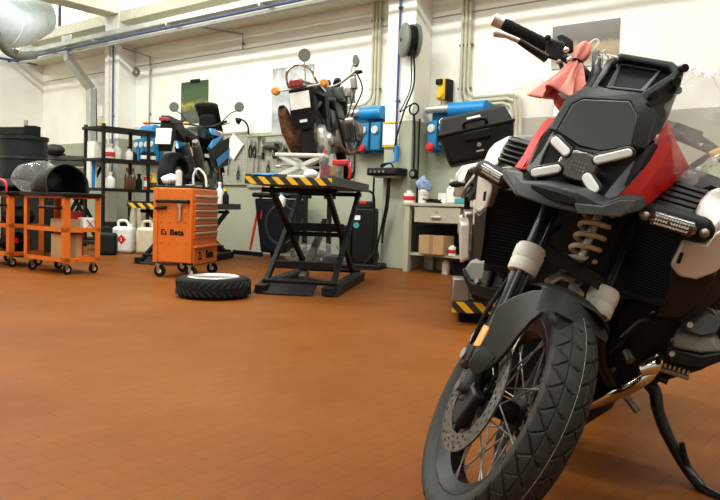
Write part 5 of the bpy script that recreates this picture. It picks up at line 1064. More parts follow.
# exhaust header, pegs, stand
MB().tube(smoothpath([(-0.5,0.148,0.268),(-0.46,0.199,0.319),(-0.43,0.249,0.376),(-0.42,0.282,0.42),(-0.44,0.299,0.457),(-0.48,0.299,0.484)]), .02, 18).build('exhaust_header', 'chrome', bk)
MB().tube(smoothpath([(-0.46,0.3,0.488),(-0.43,0.296,0.47),(-0.42,0.271,0.447)]), .025, 18).build('header_flange', 'chrome', bk)
MB().tube([(-0.45,0.238,0.456),(-0.47,0.215,0.472)], .014, 12).build('oxygen_sensor', 'dull_steel', bk)
pg = MB().bar((-0.48,0.304,0.458), (-0.49,0.394,0.462), .035, .014).build('footpeg', 'dull_steel', bk, bev=.003)
for k in range(7):
    p = V((-0.47,0.315,0.464)).lerp(V((-0.475,0.389,0.466)), k/6); MB().box(p+V((0, 0, .01)), (.01, .006, .012)).build('peg_tooth', 'aluminium', pg)
MB().tube([(-0.48,0.281,0.433),(-0.48,0.31,0.432),(-0.48,0.347,0.429)], [.008, .009, .01], 12).build('shift_lever', 'black_paint', bk)
st_ = MB().tube(smoothpath([(-0.62,0.289,0.372),(-0.62,0.317,0.353),(-0.61,0.342,0.306),(-0.6,0.392,0.244),(-0.59,0.466,0.178),(-0.56,0.523,0.151),(-0.53,0.563,0.152),(-0.5,0.617,0.169)]), [.025]*6+[.024]*6+[.023]*6+[.021]*12+[.019]*6+[.017]*7, 14, flat=.8).build('side_stand', 'black_paint', bk)
MB().tube([(-0.58,0.464,0.19),(-0.575,0.45,0.215),(-0.57,0.434,0.249)], [.012, .01, .009], 10).build('stand_tang', 'black_paint', st_)
MB().tube([(-0.6,0.236,0.316),(-0.6,0.291,0.279)], .011, 10).build('stand_spring', 'dull_steel', st_)
MB().box(V((-0.505,0.611,0.164)), (.09, .05, .012), Rx(.25)).build('stand_foot', 'black_paint', st_, bev=.004)
# body behind
def tank(u, v):
    x = -.52-.5*u; a = PI*(1.3*v-.15); w_ = .165*(.75+.45*sin(PI*min(1, .35+.6*u)))*(1-.25*u); h_ = .2*(.85+.3*sin(PI*(.25+.6*u)))
    return V((x, .02+w_*cos(a), .88+h_*max(-.2, sin(a))))
MB().grid(tank, 14, 18).build('fuel_tank', 'black_paint', bk, solid=.006)
MB().grid(lambda u, v: tank(u, .25+.5*v)+V((0, 0, .006)), 14, 12).build('tank_cover', 'red_paint', bk, solid=.004)
def seat(u, v):
    x = -.98-.72*u; s = 2*v-1; w_ = .09+.07*min(1, 2*u); z = .86+.06*(1/(1+math.exp(-(u-.55)*22)))+.02*cos(s*1.5)-.06*abs(s)**4
    return V((x, .02+s*w_, z))
MB().grid(seat, 24, 11).build('seat', 'seat_vinyl', bk, solid=.05)
MB().hull([(-.85, -.1, .84), (-.85, .14, .84), (-1.75, -.07, .9), (-1.75, .11, .9), (-.85, -.1, .6), (-.85, .14, .6), (-1.7, -.05, .82), (-1.7, .09, .82)]).build('tail_frame', 'black_plastic', bk, bev=.01)
MB().box((-1.78, .02, .84), (.05, .12, .05)).build('tail_light', 'dark_red_lens', bk, bev=.01)
MB().prism([(-1.74, -.09, .6), (-1.74, .13, .6), (-1.7, .1, .84), (-1.7, -.06, .84)], (-.01, 0, 0)).build('rear_mudguard', 'black_plastic', bk)
rw = wheel('rear_wheel', bk, V((-1.518, .02, .33)), None, .22, .33, .11, .16, 'engine_black', 36, False, knobby=False)
MB().lathe([(.09, 0), (.135, 0), (.135, .005), (.09, .005)], (-1.518, -.07, .33), (0, 1, 0), 40, closed=True).build('rear_disc', 'steel', bk)
MB().tube([(-.85, -.09, .4), (-1.2, -.11, .37), (-1.518, -.1, .33)], [.05, .05, .075], 16).build('swing_arm', 'engine_black', bk)
MB().tube([(-.75, -.12, .22), (-1.0, -.16, .25), (-1.15, -.19, .34)], .028, 14).build('exhaust_pipe', 'dull_steel', bk)
MB().tube([(-1.1, -.19, .32), (-1.2, -.2, .38), (-1.6, -.22, .5), (-1.66, -.22, .52)], [.04, .065, .062, .04], 20).build('muffler', 'black_paint', bk)
MB().hull([(-.8, -.12, .8), (-.8, .16, .8), (-1.05, -.1, .8), (-1.05, .14, .8), (-.85, -.13, .35), (-.85, .17, .35), (-1.0, -.1, .4), (-1.0, .14, .4)]).build('gearbox', 'engine_black', bk, bev=.01)
MB().bar((-.8, -.1, .34), (-.8, -.27, .34), .05, .018).build('footpeg', 'dull_steel', bk)
# ------------------------------------------------------------------ wraps and cloth on the big motorcycle
def bikeM(p): return BM @ V(p)
def wrap(name, label, cat, pts_c, rad, amp, m, seed, nu=44, nv=30, R=None):
    t = thing(name, label, cat, bikeM(pts_c)); o = MB()
    Rm = BM.to_3x3() @ (R or Matrix.Identity(3))
    def f(u, v):
        a = 2*PI*u; tt = PI*v; d = V((sin(tt)*cos(a), sin(tt)*sin(a), cos(tt))); sq = 1/max(abs(d.x), abs(d.y), abs(d.z))**.45
        p = V((d.x*rad[0], d.y*rad[1], d.z*rad[2]))*sq
        k = 1+amp*(noise.ridged_multi_fractal(p*8+V((seed, 0, seed)), 1, 2.1, 5, 1, 2)-1.2)
        return Rm @ (p*k)
    o.grid(f, nu, nv, cu=True); o.build('film_body', m, t, smooth=25)
    return t
wrap('plastic_wrap', 'crumpled clear plastic wrapped around the hand guard right of the black screen frame', 'plastic wrap', (-0.4,0.207,1.136), (.08, .115, .14), .3, 'wrap_film', 2, 64, 44, R=Rx(-.35))
t = wrap('plastic_wrap', 'clear plastic sheet wrapped around the guard under the pink cloth', 'plastic wrap', (-0.4,-0.24,1.077), (.04, .065, .1), .26, 'wrap_film', 8, 56, 38, R=Rx(.35))
# hand guard inside the right wrap
MB().tube([(-0.5,0.216,1.03),(-0.52,0.244,1.068),(-0.52,0.263,1.084)], .009, 10).build('signal_stem', 'black_plastic', bk)
MB().hull([(-0.5,0.248,1.085),(-0.52,0.272,1.107),(-0.5,0.29,1.084),(-0.5,0.264,1.066)]+[(-0.54,0.244,1.087),(-0.56,0.269,1.11),(-0.54,0.288,1.086)]).build('turn_signal', 'yellow', bk, bev=.004)
# pink cloth tied with string
t = thing('pink_cloth', 'pink red cloth tied at its neck with white string, hanging from the handlebar', 'cloth', bikeM((-0.4,-0.156,1.243)))
nk = V((-0.38,-0.151,1.24)); tp = V((-0.4,-0.142,1.303)); bt = [V(p) for p in [(-0.36,-0.209,1.135),(-0.34,-0.17,1.114),(-0.33,-0.136,1.109),(-0.33,-0.116,1.136)]]
Ti = Matrix.Translation(-t.location) @ BM
mid = (bt[0]+bt[1]+bt[2]+bt[3])/4; axd = (mid-nk).normalized(); s1 = (bt[3]-bt[0]).normalized(); s1 = (s1-axd*s1.dot(axd)).normalized(); s2 = axd.cross(s1)
def skirt(u, v):
    a = 2*PI*u; r1 = .012+.058*v**.9; r2 = .01+.034*v; fl = 1+.28*sin(7*a+1.5*v)+.14*sin(13*a-2*v)
    return nk+(mid-nk)*v*(1+.1*sin(3*a))+s1*(r1*cos(a)*fl)+s2*(r2*sin(a)*fl)
MB(Ti).grid(skirt, 72, 16, cu=True).build('cloth_skirt', 'pink_cloth', t, smooth=60, solid=.003)
d2 = (tp-nk).normalized(); e1 = d2.orthogonal().normalized(); e2 = d2.cross(e1)
def tuft(u, v):
    a = 2*PI*u; r_ = .009+.013*sin(PI*min(1, v*1.0))**.7*(1+.25*sin(5*a)); return nk+(tp-nk)*v+(e1*cos(a)*r_+e2*sin(a)*r_)*(1 if v < 1 else .2)
MB(Ti).grid(tuft, 40, 14, cu=True).build('cloth_tuft', 'pink_cloth', t, smooth=60)
MB(Ti).tube([nk+(s1*cos(2*PI*k/16)+s2*sin(2*PI*k/16))*.016 for k in range(16)], .0035, 6, closed=True).build('tie_band', 'rubber', t)
MB(Ti).tube(smoothpath([tp+V((0, 0, -.01)), tp+V((0, .018, .01)), tp+V((0, .03, .004)), tp+V((.01, .024, -.022)), tp+V((.01, .012, -.03))]), .0035, 6).build('string_loop', 'twine', t)
rnd = random.Random(3)
MB(Ti).tube(smoothpath([tp+V((rnd.uniform(-.03, .03), .035+.075*k/14+rnd.uniform(-.015, .015), -.035+rnd.uniform(-.025, .028)-.02*k/14)) for k in range(15)]), .0022, 6).build('loose_string', 'twine', t)
MB(Ti).tube(smoothpath([tp+V((rnd.uniform(-.03, .03), .04+.07*k/14+rnd.uniform(-.015, .015), -.04+rnd.uniform(-.025, .025)-.02*k/14)) for k in range(15)]), .0022, 6).build('loose_string', 'twine', t)
MB(Ti).box(V((-0.31,-0.136,1.143)), (.012, .026, .036), Rx(-.5)).build('barcode_tag', 'engine_metal', t, bev=.002)
# ------------------------------------------------------------------ motorcycles in the background
# local frame: x forward, y left, z up; origin on the ground under the rear axle
def simple_wheel(name, par, c, R, w, rim_m, disc=None, spokes=0):
    rr = R*.74
    wh = MB().lathe([(rr-.02, -.02), (rr, -w*.42), (rr+.006, -w*.42), (rr-.01, 0), (rr+.006, w*.42), (rr, w*.42), (rr-.02, .02)], c, (0, 1, 0), 36, closed=True).build(name, rim_m, par)
    MB().lathe([(a, b) for a, b in tyre_prof(R, w, rr)], c, (0, 1, 0), 44).build('tyre', 'rubber', wh)
    MB().lathe([(0, -.06), (.04, -.06), (.04, .06), (0, .06)], c, (0, 1, 0), 18).build('hub', 'engine_metal', wh)
    c = V(c)
    if spokes:
        for k in range(spokes):
            a = 2*PI*k/spokes; s = 1 if k % 2 else -1
            MB().tube([c+V((.04*cos(a), s*.04, .04*sin(a))), c+V(((rr-.01)*cos(a+.15), 0, (rr-.01)*sin(a+.15)))], .003, 5).build('spoke', 'steel', wh)
    else:
        for k in range(5):
            a = 2*PI*k/5
            for da in (-.13, .13): MB().bar(c+V((.03*cos(a), 0, .03*sin(a))), c+V(((rr-.01)*cos(a+da), 0, (rr-.01)*sin(a+da))), .03, .02, up=(0, 1, 0)).build('spoke', rim_m, wh, bev=.004)
    if disc:
        for s in ((-1, 1) if disc == 2 else (-1,)): MB().lathe([(.09, s*.06), (.14, s*.06), (.14, s*.064), (.09, s*.064)], c, (0, 1, 0), 30, closed=True).build('brake_disc', 'steel', wh)
    return wh
def mirror(par, base, head, r, ax=(-1, 0, 0), m='black_plastic', flat=1.):
    o = MB().tube(smoothpath([base, (V(base)+V(head))/2+V((0, 0, .02)), V(head)-V((0, 0, r*.6))]), .007, 8).build('mirror_stem', m, par)
    h = MB().lathe([(0, .035), (r*.6, .03), (r, .008), (r, -.004)], head, tuple(-V(ax)), 22).build('mirror_head', m, o)
    MB().lathe([(0, -.001), (r*.94, -.001), (r*.94, -.003), (0, -.003)], head, tuple(-V(ax)), 22).build('mirror_glass', 'mirror_glass', h)
# --- blue and black sport motorcycle on the left lift
ra = V((-7.72,5.772,1.171)); fa = V((-8.395,6.928,1.183)); yaw = math.atan2(fa.y-ra.y, fa.x-ra.x); zb_ = .79
b = thing('sport_motorcycle', 'blue and black sport motorcycle seen from behind, up on the left lift', 'motorcycle', (ra.x, ra.y, zb_), yaw)
simple_wheel('rear_wheel', b, (0, 0, .315), .315, .2, 'engine_black', 1)
simple_wheel('front_wheel', b, (1.42, 0, .3), .3, .125, 'blue_paint', 2)
MB().tube([(0, -.13, .315), (.25, -.13, .36), (.5, -.08, .42)], [.03, .045, .05], 12).build('swing_arm', 'engine_black', b)
MB().tube([(0, .13, .315), (.25, .13, .36), (.5, .08, .42)], [.03, .045, .05], 12).build('swing_arm', 'engine_black', b)
MB().hull([(.45, -.17, .3), (.45, .17, .3), (.5, -.18, .62), (.5, .18, .62), (1.0, -.2, .62), (1.0, .2, .62), (.95, -.16, .28), (.95, .16, .28)]).build('engine_block', 'engine_black', b, bev=.02)
for y in (-.19, .19): MB().lathe([(0, .02), (.09, .02), (.11, 0)], (.62, y, .46), (0, -1 if y < 0 else 1, 0), 22).build('clutch_cover', 'engine_metal', b)
for k in range(5): MB().cyl((.78+.05*k, -.2, .52-.02*k), (.78+.05*k, -.215, .52-.02*k), .02, n=10).build('engine_bolt', 'steel', b)
MB().hull([(.36, -.2, .28), (.36, .2, .28), (1.06, -.17, .24), (1.06, .17, .24), (1.12, -.14, .4), (1.12, .14, .4), (.36, -.2, .34), (.36, .2, .34)]).build('belly_pan', 'black_paint', b, bev=.02)
MB().text('1000', .05, Matrix.Translation((.62, -.196, .315)) @ Matrix.Rotation(PI/2, 4, 'X')) if False else None
MB().tube([(.5, -.19, .3), (.36, -.22, .42), (.16, -.25, .62), (.06, -.26, .74)], [.035, .055, .062, .05], 16, flat=1.25).build('muffler', 'dirty_steel', b)
MB().tube([(.08, -.258, .72), (.03, -.262, .78)], [.05, .04], 14).build('muffler_tip', 'steel', b)
MB().tube(smoothpath([(.95, -.15, .5), (1.05, -.12, .34), (.8, -.15, .24), (.5, -.18, .3)]), .025, 10).build('exhaust_pipe', 'steel', b)
def hullp(name, m, pts, bev=.012, sym=True):
    q = list(pts)+([(x, -y, z) for x, y, z in pts] if sym else []); return MB().hull(q).build(name, m, b, bev=bev)
hullp('seat', 'seat_vinyl', [(.55, .12, .86), (.55, .13, .8), (.2, .14, .9), (.2, .12, .82), (-.0, .08, .98), (-.0, .08, .9)])
hullp('tail_section', 'black_paint', [(.1, .13, .9), (.1, .1, .78), (-.3, .05, 1.06), (-.32, .06, 1.0), (-.1, .1, .86), (0, .1, 1.02)])
hullp('tail_light', 'dark_red_lens', [(-.32, .07, 1.03), (-.33, .07, .99), (-.3, .07, 1.04)], .004)
hullp('rear_mudguard', 'black_plastic', [(-.2, .09, .96), (-.28, .06, .98), (-.32, .08, .74), (-.3, .08, .62), (-.26, .08, .62), (-.1, .07, .9)], .006)
MB().box((-.335, .0, .8), (.012, .2, .2), Ry(.2)).build('licence_plate', 'plate_white', b, bev=.004)
for s in (-1, 1): MB().tube([(-.25, s*.06, .96), (-.27, s*.24, .965)], [.01, .008], 8).build('signal_stem', 'black_plastic', b); MB().ball((-.27, s*.26, .965), (.05, .04, .022), 12, 8).build('turn_signal', 'amber', b)
hullp('fuel_tank', 'black_paint', [(.5, .1, .88), (.55, .17, .84), (.95, .2, .9), (.95, .1, 1.02), (.7, .12, 1.03), (.55, .08, .98), (1.05, .12, .98)], .03)
for s in (-1, 1):
    MB().hull([(.78, s*.205, 1.02), (1.02, s*.17, 1.04), (1.0, s*.24, .93), (.72, s*.215, .93), (.78, s*.15, 1.02)]).build('tank_panel', 'blue_bright', b, bev=.01)
    MB().hull([(1.0, s*.31, .96), (.6, s*.255, .72), (.68, s*.25, .86), (1.0, s*.25, .82), (.62, s*.19, .72)]).build('side_fairing', 'blue_bright', b, bev=.01)
    MB().hull([(.55, s*.235, .74), (1.2, s*.32, .95), (1.3, s*.27, .55), (.7, s*.23, .48), (.9, s*.2, .48), (1.2, s*.18, .5)]).build('lower_fairing', 'dark_grey_plastic', b, bev=.01)
    MB().hull([(.8, s*.262, .6), (1.22, s*.32, .8), (1.22, s*.315, .68), (.9, s*.265, .5)]).build('fairing_stripe', 'blue_bright', b, bev=.006)
    MB().hull([(.95, s*.24, 1.0), (1.1, s*.22, 1.0), (1.05, s*.26, .9)]).build('red_badge', 'red_plastic', b, bev=.004)
hullp('front_fairing', 'black_paint', [(1.0, .2, 1.02), (1.3, .19, .98), (1.55, .08, .9), (1.5, .1, .76), (1.25, .22, .7), (1.05, .23, .8)], .02)
MB().grid(lambda u, v: V((1.42-.34*v, (.15+.03*v)*sin((u-.5)*2.6), 1.06+.36*v-.04*(2*u-1)**2)), 12, 8).build('windscreen', 'smoked_lens', b, solid=.006)
hullp('screen_pod', 'matte_black', [(1.12, .13, 1.06), (1.12, .12, 1.24), (1.3, .12, 1.05), (1.3, .1, 1.2), (1.15, .08, 1.26)], .03)
MB().tube(smoothpath([(.92, -.36, 1.13), (1.02, -.22, 1.1), (1.08, 0, 1.07), (1.02, .22, 1.1), (.92, .36, 1.13)]), .014, 10).build('handlebar', 'black_paint', b)
for s in (-1, 1):
    MB().cyl((.92, s*.36, 1.13), (.97, s*.26, 1.115), .02, n=12).build('grip', 'rubber', b); MB().tube([(1.0, s*.38, 1.12), (1.06, s*.22, 1.09)], .007, 8).build('lever', 'black_paint', b)
    MB().tube([(1.42, s*.1, .3), (1.25, s*.1, .7), (1.12, s*.1, 1.02)], [.03, .027, .027], 14).build('fork_leg', 'gold_metal', b)
mirror(b, (1.02, .24, 1.11), (.98, .43, 1.33), .068, (-1, 0, 0)); mirror(b, (1.02, -.24, 1.11), (.98, -.52, 1.34), .068, (-1, 0, 0))
MB().grid(lambda u, v: V((1.42+.33*cos(.5+1.9*u), (2*v-1)*.08, .3+.33*sin(.5+1.9*u))), 12, 5).build('front_fender', 'black_paint', b, solid=.006)
MB().tube(smoothpath([(.3, -.16, .45), (.25, -.2, .38), (.36, -.2, .32)]), .012, 8).build('footpeg', 'aluminium', b)
# --- old roadster on the right lift
ra = V((-4.808,5.303,1.379)); fa = V((-5.461,6.521,1.476)); yaw = math.atan2(fa.y-ra.y, fa.x-ra.x); zb_ = ra.z-.27
b = thing('roadster_motorcycle', 'old black roadster motorcycle with a rusty exhaust, seen from behind on the right lift', 'motorcycle', (ra.x, ra.y, 1.03), yaw)
b.location.z = zb_; b.rotation_euler = (Matrix.Rotation(yaw, 3, 'Z') @ Rx(-.16)).to_euler()
simple_wheel('rear_wheel', b, (0, 0, .32), .32, .13, 'engine_metal', None, 28)
simple_wheel('front_wheel', b, (1.42, 0, .33), .33, .11, 'engine_metal', 1, 28)
MB().lathe([(0, -.17), (.05, -.17), (.07, -.14), (.14, -.12), (.15, -.08), (.15, -.06), (0, -.06)], (0, 0, .32), (0, 1, 0), 30).build('drive_housing', 'aluminium', b)
MB().tube([(0, -.11, .32), (.3, -.11, .34), (.55, -.1, .36)], [.05, .045, .045], 14).build('swing_arm', 'engine_metal', b); MB().tube([(0, .1, .32), (.55, .1, .36)], .03, 12).build('swing_arm', 'engine_metal', b)
for s in (-1, 1):
    MB().tube([(0, s*.14, .36), (.08, s*.14, .74)], .028, 12).build('shock_absorber', 'engine_black', b)
MB().tube([(-.31, .2, .63), (-.28, .2, .58), (-.2, .19, .44), (-.02, .17, .28), (.22, .16, .22), (.42, .17, .24)], [.042, .055, .078, .085, .07, .035], 18).build('muffler', 'rusty', b)
MB().tube([(-.318, .2, .65), (-.31, .2, .63)], [.026, .035], 16).build('muffler_outlet', 'matte_black', b)
MB().tube(smoothpath([(.42, .17, .24), (.7, .2, .22), (1.0, .22, .3), (1.02, .3, .48)]), .024, 12).build('exhaust_pipe', 'rusty', b)
MB().tube(smoothpath([(.2, -.17, .28), (.6, -.2, .22), (1.0, -.22, .3), (1.02, -.3, .46)]), .024, 12).build('exhaust_pipe', 'rusty', b)
hullp('engine_block', 'engine_metal', [(.5, .13, .3), (.5, .13, .6), (.95, .13, .62), (1.05, .1, .5), (1.0, .12, .28)], .02)
for s in (-1, 1):
    MB().hull([(.78, s*.13, .38), (.78, s*.13, .58), (1.0, s*.13, .58), (1.0, s*.13, .38), (.82, s*.3, .42), (.82, s*.3, .56), (.98, s*.3, .56), (.98, s*.3, .42)]).build('cylinder', 'dirty_steel', b, bev=.015)
    for k in range(6): MB().box((.9, s*(.15+.025*k), .48), (.25, .008, .22)).build('cooling_fin', 'dirty_steel', b)
    MB().hull([(.84, s*.3, .42), (.96, s*.3, .42), (.84, s*.3, .56), (.96, s*.3, .56), (.88, s*.34, .46), (.92, s*.34, .52)]).build('valve_cover', 'dull_steel', b, bev=.01)
    MB().cyl((.66, s*.2, .55), (.66, s*.28, .55), .05, n=16).build('carburettor', 'engine_metal', b)
hullp('seat', 'seat_vinyl', [(.6, .13, .82), (.6, .12, .74), (-.1, .13, .86), (-.1, .12, .76), (.3, .14, .86)], .03)
hullp('rear_fender', 'black_paint', [(.2, .09, .72), (-.1, .09, .8), (-.3, .08, .74), (-.34, .08, .56), (-.2, .07, .7), (-.3, .07, .5)], .02)
hullp('mudguard_flap', 'matte_black', [(-.31, .12, .78), (-.33, .12, .5), (-.345, .12, .46), (-.34, .07, .4), (-.3, .11, .78)], .008)
MB().box((-.352, .01, .665), (.012, .19, .16), Ry(.08)).build('licence_plate', 'plate_white', b, bev=.004)
MB().box((-.352, 0, .475), (.008, .07, .025)).build('plate_sticker', 'plate_white', b)
MB().box((-.36, .02, .82), (.08, .13, .085)).build('tail_light', 'dark_red_lens', b, bev=.02)
for s in (-1, 1):
    MB().tube([(-.3, s*.06, .79), (-.31, s*.2, .79)], .009, 8).build('signal_stem', 'aluminium', b); MB().tube([(-.27, s*.235, .79), (-.3, s*.235, .79), (-.36, s*.235, .79), (-.375, s*.235, .79)], [.024, .037, .036, .024], 16).build('turn_signal', 'amber', b)
MB().tube(smoothpath([(.1, .14, .8), (-.2, .14, .84), (-.3, .11, .95), (-.32, 0, 1.0), (-.3, -.11, .95), (-.2, -.14, .84), (.1, -.14, .8)]), .012, 10).build('grab_rail', 'chrome', b)
hullp('fuel_tank', 'black_paint', [(.62, .1, .84), (.7, .16, .8), (1.1, .16, .84), (1.15, .06, .86), (1.0, .1, 1.0), (.75, .09, .96)], .04)
for s in (-1, 1): MB().tube([(1.42, s*.09, .33), (1.22, s*.09, .8), (1.12, s*.09, 1.0)], [.03, .024, .022], 14).build('fork_leg', 'engine_metal', b)
MB().lathe([(0, -.06), (.08, -.05), (.1, 0), (.1, .04), (0, .05)], (1.3, 0, .86), (1, 0, 0), 22).build('headlight', 'chrome', b)
MB().tube(smoothpath([(.9, .38, 1.1), (1.02, .3, 1.13), (1.1, .12, 1.06), (1.12, 0, 1.04), (1.1, -.12, 1.06), (1.02, -.3, 1.13), (.9, -.38, 1.1)]), .013, 10).build('handlebar', 'dull_steel', b)
for s in (-1, 1): MB().cyl((.88, s*.39, 1.095), (.99, s*.32, 1.125), .019, n=12).build('grip', 'rubber', b); MB().tube([(.98, s*.4, 1.11), (1.06, s*.24, 1.1)], .007, 8).build('lever', 'aluminium', b)
mirror(b, (1.0, .26, 1.13), (.98, .23, 1.4), .072, (-1, .15, 0), 'dull_steel'); mirror(b, (1.0, -.26, 1.13), (.98, -.33, 1.24), .068, (-.6, .8, 0), 'dull_steel')
MB().hull([(.6, -.13, .6), (.6, .13, .6), (.95, -.14, .62), (.95, .14, .62), (.6, -.12, .82), (.6, .12, .82), (1.1, -.1, .8), (1.1, .1, .8)]).build('air_box', 'engine_black', b, bev=.02)
MB().hull([(1.1, -.16, .8), (1.1, .16, .8), (1.2, -.13, .7), (1.2, .13, .7), (1.08, -.15, 1.02), (1.08, .15, 1.02), (1.22, -.12, .98), (1.22, .12, .98)]).build('fork_yoke', 'dirty_steel', b, bev=.02)
for y in (-.2, -.24): MB().cyl((1.0, y, .8), (1.0, y, .95), .03, n=14).build('ignition_coil', 'dull_steel', b)
for y in (-.06, .06): MB().cyl((1.14, y, 1.06), (1.2, y, 1.1), .045, n=18).build('instrument', 'engine_black', b)
MB().box((.98, -.28, 1.0), (.1, .06, .12)).build('fluid_reservoir', 'dull_steel', b, bev=.01); MB().box((1.02, -.2, .92), (.12, .08, .1)).build('ignition_box', 'engine_metal', b, bev=.01)
MB().tube(smoothpath([(1.0, -.3, 1.1), (.95, -.3, .95), (.85, -.24, .75), (.75, -.2, .6)]), .008, 8).build('control_cable', 'rubber', b); MB().tube(smoothpath([(.99, -.33, 1.1), (1.0, -.36, .92), (1.1, -.2, .7), (1.3, -.1, .5)]), .008, 8).build('control_cable', 'rubber', b)
MB().tube([(.6, .12, .8), (.2, .13, .74), (-.15, .1, .76)], .02, 10).build('frame_tube', 'black_paint', b); MB().tube([(.6, -.12, .8), (.2, -.13, .74), (-.15, -.1, .76)], .02, 10).build('frame_tube', 'black_paint', b)
MB().tube(smoothpath([(.5, -.12, .78), (.6, -.14, .5), (.8, -.13, .3), (1.05, -.11, .35), (1.12, -.08, .9)]), .018, 10).build('frame_tube', 'black_paint', b)
MB().box((.4, -.12, .56), (.22, .03, .2)).build('side_cover', 'black_paint', b, bev=.02); MB().box((.4, .12, .56), (.22, .03, .2)).build('side_cover', 'black_paint', b, bev=.02)
MB().grid(lambda u, v: V((1.42+.35*cos(.3+2.2*u), (2*v-1)*.07, .33+.35*sin(.3+2.2*u))), 12, 5).build('front_fender', 'dirty_steel', b, solid=.006)
# --- grey touring motorcycle behind the big one, with a black top case; stands on a low striped lift
cc = V((-2.562,4.406,1.309)); gd = V((-2.114,4.766,1.299))-V((-2.964,4.079,1.265)); gx = V((gd.x, gd.y, 0)).normalized(); fdv = V((-gx.y, gx.x, 0)); yaw = math.atan2(fdv.y, fdv.x)-.12
ZL = .17
b = thing('touring_motorcycle', 'silver touring motorcycle with a rear rack, mostly hidden behind the big red and black motorcycle', 'motorcycle', (cc.x+fdv.x*.05+gx.x*.1, cc.y+fdv.y*.05+gx.y*.1, ZL), yaw)
simple_wheel('rear_wheel', b, (0, 0, .33), .33, .17, 'engine_black', 1)
simple_wheel('front_wheel', b, (1.52, 0, .33), .33, .12, 'engine_black', 2)
hullp('tail_frame', 'dark_grey_plastic', [(.1, .1, .84), (-.25, .07, .88), (-.3, .06, .8), (.4, .12, .7), (.4, .12, .86)], .015)
hullp('seat', 'seat_vinyl', [(.75, .14, .84), (.3, .16, .86), (.0, .14, .92), (.0, .12, .86), (.75, .1, .78)], .03)
hullp('fuel_tank', 'silver_paint', [(.75, .14, .86), (.8, .2, .82), (1.15, .22, .9), (1.2, .1, .98), (.95, .12, 1.04), (.8, .08, 1.0)], .04)
hullp('front_fairing', 'silver_paint', [(1.15, .22, .94), (1.2, .24, .74), (1.6, .1, .92), (1.55, .08, .8), (1.3, .14, 1.06)], .03)
hullp('engine_block', 'engine_metal', [(.55, .14, .3), (.55, .14, .62), (1.05, .14, .64), (1.1, .1, .5), (1.0, .12, .28)], .02)
for s in (-1, 1):
    MB().hull([(.85, s*.14, .42), (1.05, s*.14, .42), (.85, s*.14, .6), (1.05, s*.14, .6), (.88, s*.18, .44), (1.02, s*.18, .44), (.88, s*.18, .58), (1.02, s*.18, .58)]).build('cylinder', 'aluminium', b, bev=.015)
    MB().tube([(1.52, s*.1, .33), (1.3, s*.1, .85), (1.2, s*.1, 1.05)], .026, 12).build('fork_leg', 'engine_black', b)
    MB().tube(smoothpath([(.2, s*.1, .8), (.05, s*.15, .74), (-.2, s*.17, .72), (-.3, s*.15, .78), (-.28, s*.1, .86)]), .012, 10).build('pannier_rail', 'dull_steel', b)
    MB().cyl((-.2, s*.1, .8), (-.22, s*.2, .8), .012, n=10).build('signal_stem', 'black_plastic', b); MB().ball((-.22, s*.22, .8), (.03, .045, .022), 12, 8).build('turn_signal', 'black_plastic', b)
MB().tube(smoothpath([(1.05, -.36, 1.16), (1.12, -.2, 1.12), (1.18, 0, 1.1), (1.12, .2, 1.12), (1.05, .36, 1.16)]), .014, 10).build('handlebar', 'black_paint', b)
MB().box((-.1, 0, .905), (.36, .26, .025)).build('luggage_rack', 'dull_steel', b, bev=.008)
for y in (-.1, .1): MB().tube([(-.28, y, .92), (-.22, y, .84), (0, y, .86)], .011, 8).build('rack_strut', 'dull_steel', b)
MB().tube([(0, -.1, .33), (.5, -.1, .4)], [.06, .05], 14).build('swing_arm', 'engine_metal', b)
MB().tube([(.2, -.16, .3), (-.1, -.2, .4), (-.3, -.21, .5)], [.04, .07, .06], 18).build('muffler', 'aluminium', b)
MB().hull([(-.3, .12, .55), (-.3, .18, .55), (-.28, .12, .3), (-.28, .17, .28), (.1, .12, .58), (.1, .19, .58), (.05, .12, .3), (.05, .17, .3)]).build('drive_cover', 'silver_paint', b, bev=.02)
hullp('rear_mudguard', 'black_plastic', [(-.3, .08, .8), (-.34, .09, .5), (-.31, .09, .5), (-.2, .08, .8)], .006)
MB().box((-.34, 0, .62), (.01, .2, .16)).build('licence_plate', 'plate_white', b, bev=.003); MB().box((-.31, 0, .8), (.04, .14, .05)).build('tail_light', 'dark_red_lens', b, bev=.01)
t = thing('top_case', 'black hard luggage case with a carry handle, on the rack behind the big motorcycle', 'luggage case', cc)
rot = Matrix.Rotation(yaw-PI/2, 3, 'Z') @ Matrix.Rotation(-.23, 3, 'Y'); t.rotation_euler = rot.to_euler()
cw, chh, cd = .5, .3, .38
def csec(y, z0, z1, w0, w1): return [V((-w0/2, y, z0)), V((w0/2, y, z0)), V((w1/2, y, z1)), V((-w1/2, y, z1))]
MB().loft([csec(-.17, -.17, .035, .42, .5), csec(.19, -.17, .035, .42, .5)]).build('case_base', 'black_plastic', t, bev=.022, segs=3)
MB().loft([[V((-.25, -.17, .03)), V((.25, -.17, .03)), V((.22, -.1, .155)), V((-.22, -.1, .155))], [V((-.25, .19, .03)), V((.25, .19, .03)), V((.22, .17, .16)), V((-.22, .17, .16))]]).build('case_lid', 'black_plastic', t, bev=.018, segs=3)
MB().box((0, .01, .035), (.515, .375, .022)).build('seam_band', 'black_plastic', t, bev=.006)
h_ = MB().tube(smoothpath([(-.075, -.15, .05), (-.06, -.185, .085), (.06, -.185, .085), (.075, -.15, .05)]), .012, 10).build('carry_handle', 'black_plastic', t)
MB().box((0, -.18, -.01), (.17, .02, .06)).build('latch_plate', 'black_plastic', t, bev=.008); MB().cyl((0, -.17, -.075), (0, -.183, -.075), .014, n=16).build('lock', 'steel', t)
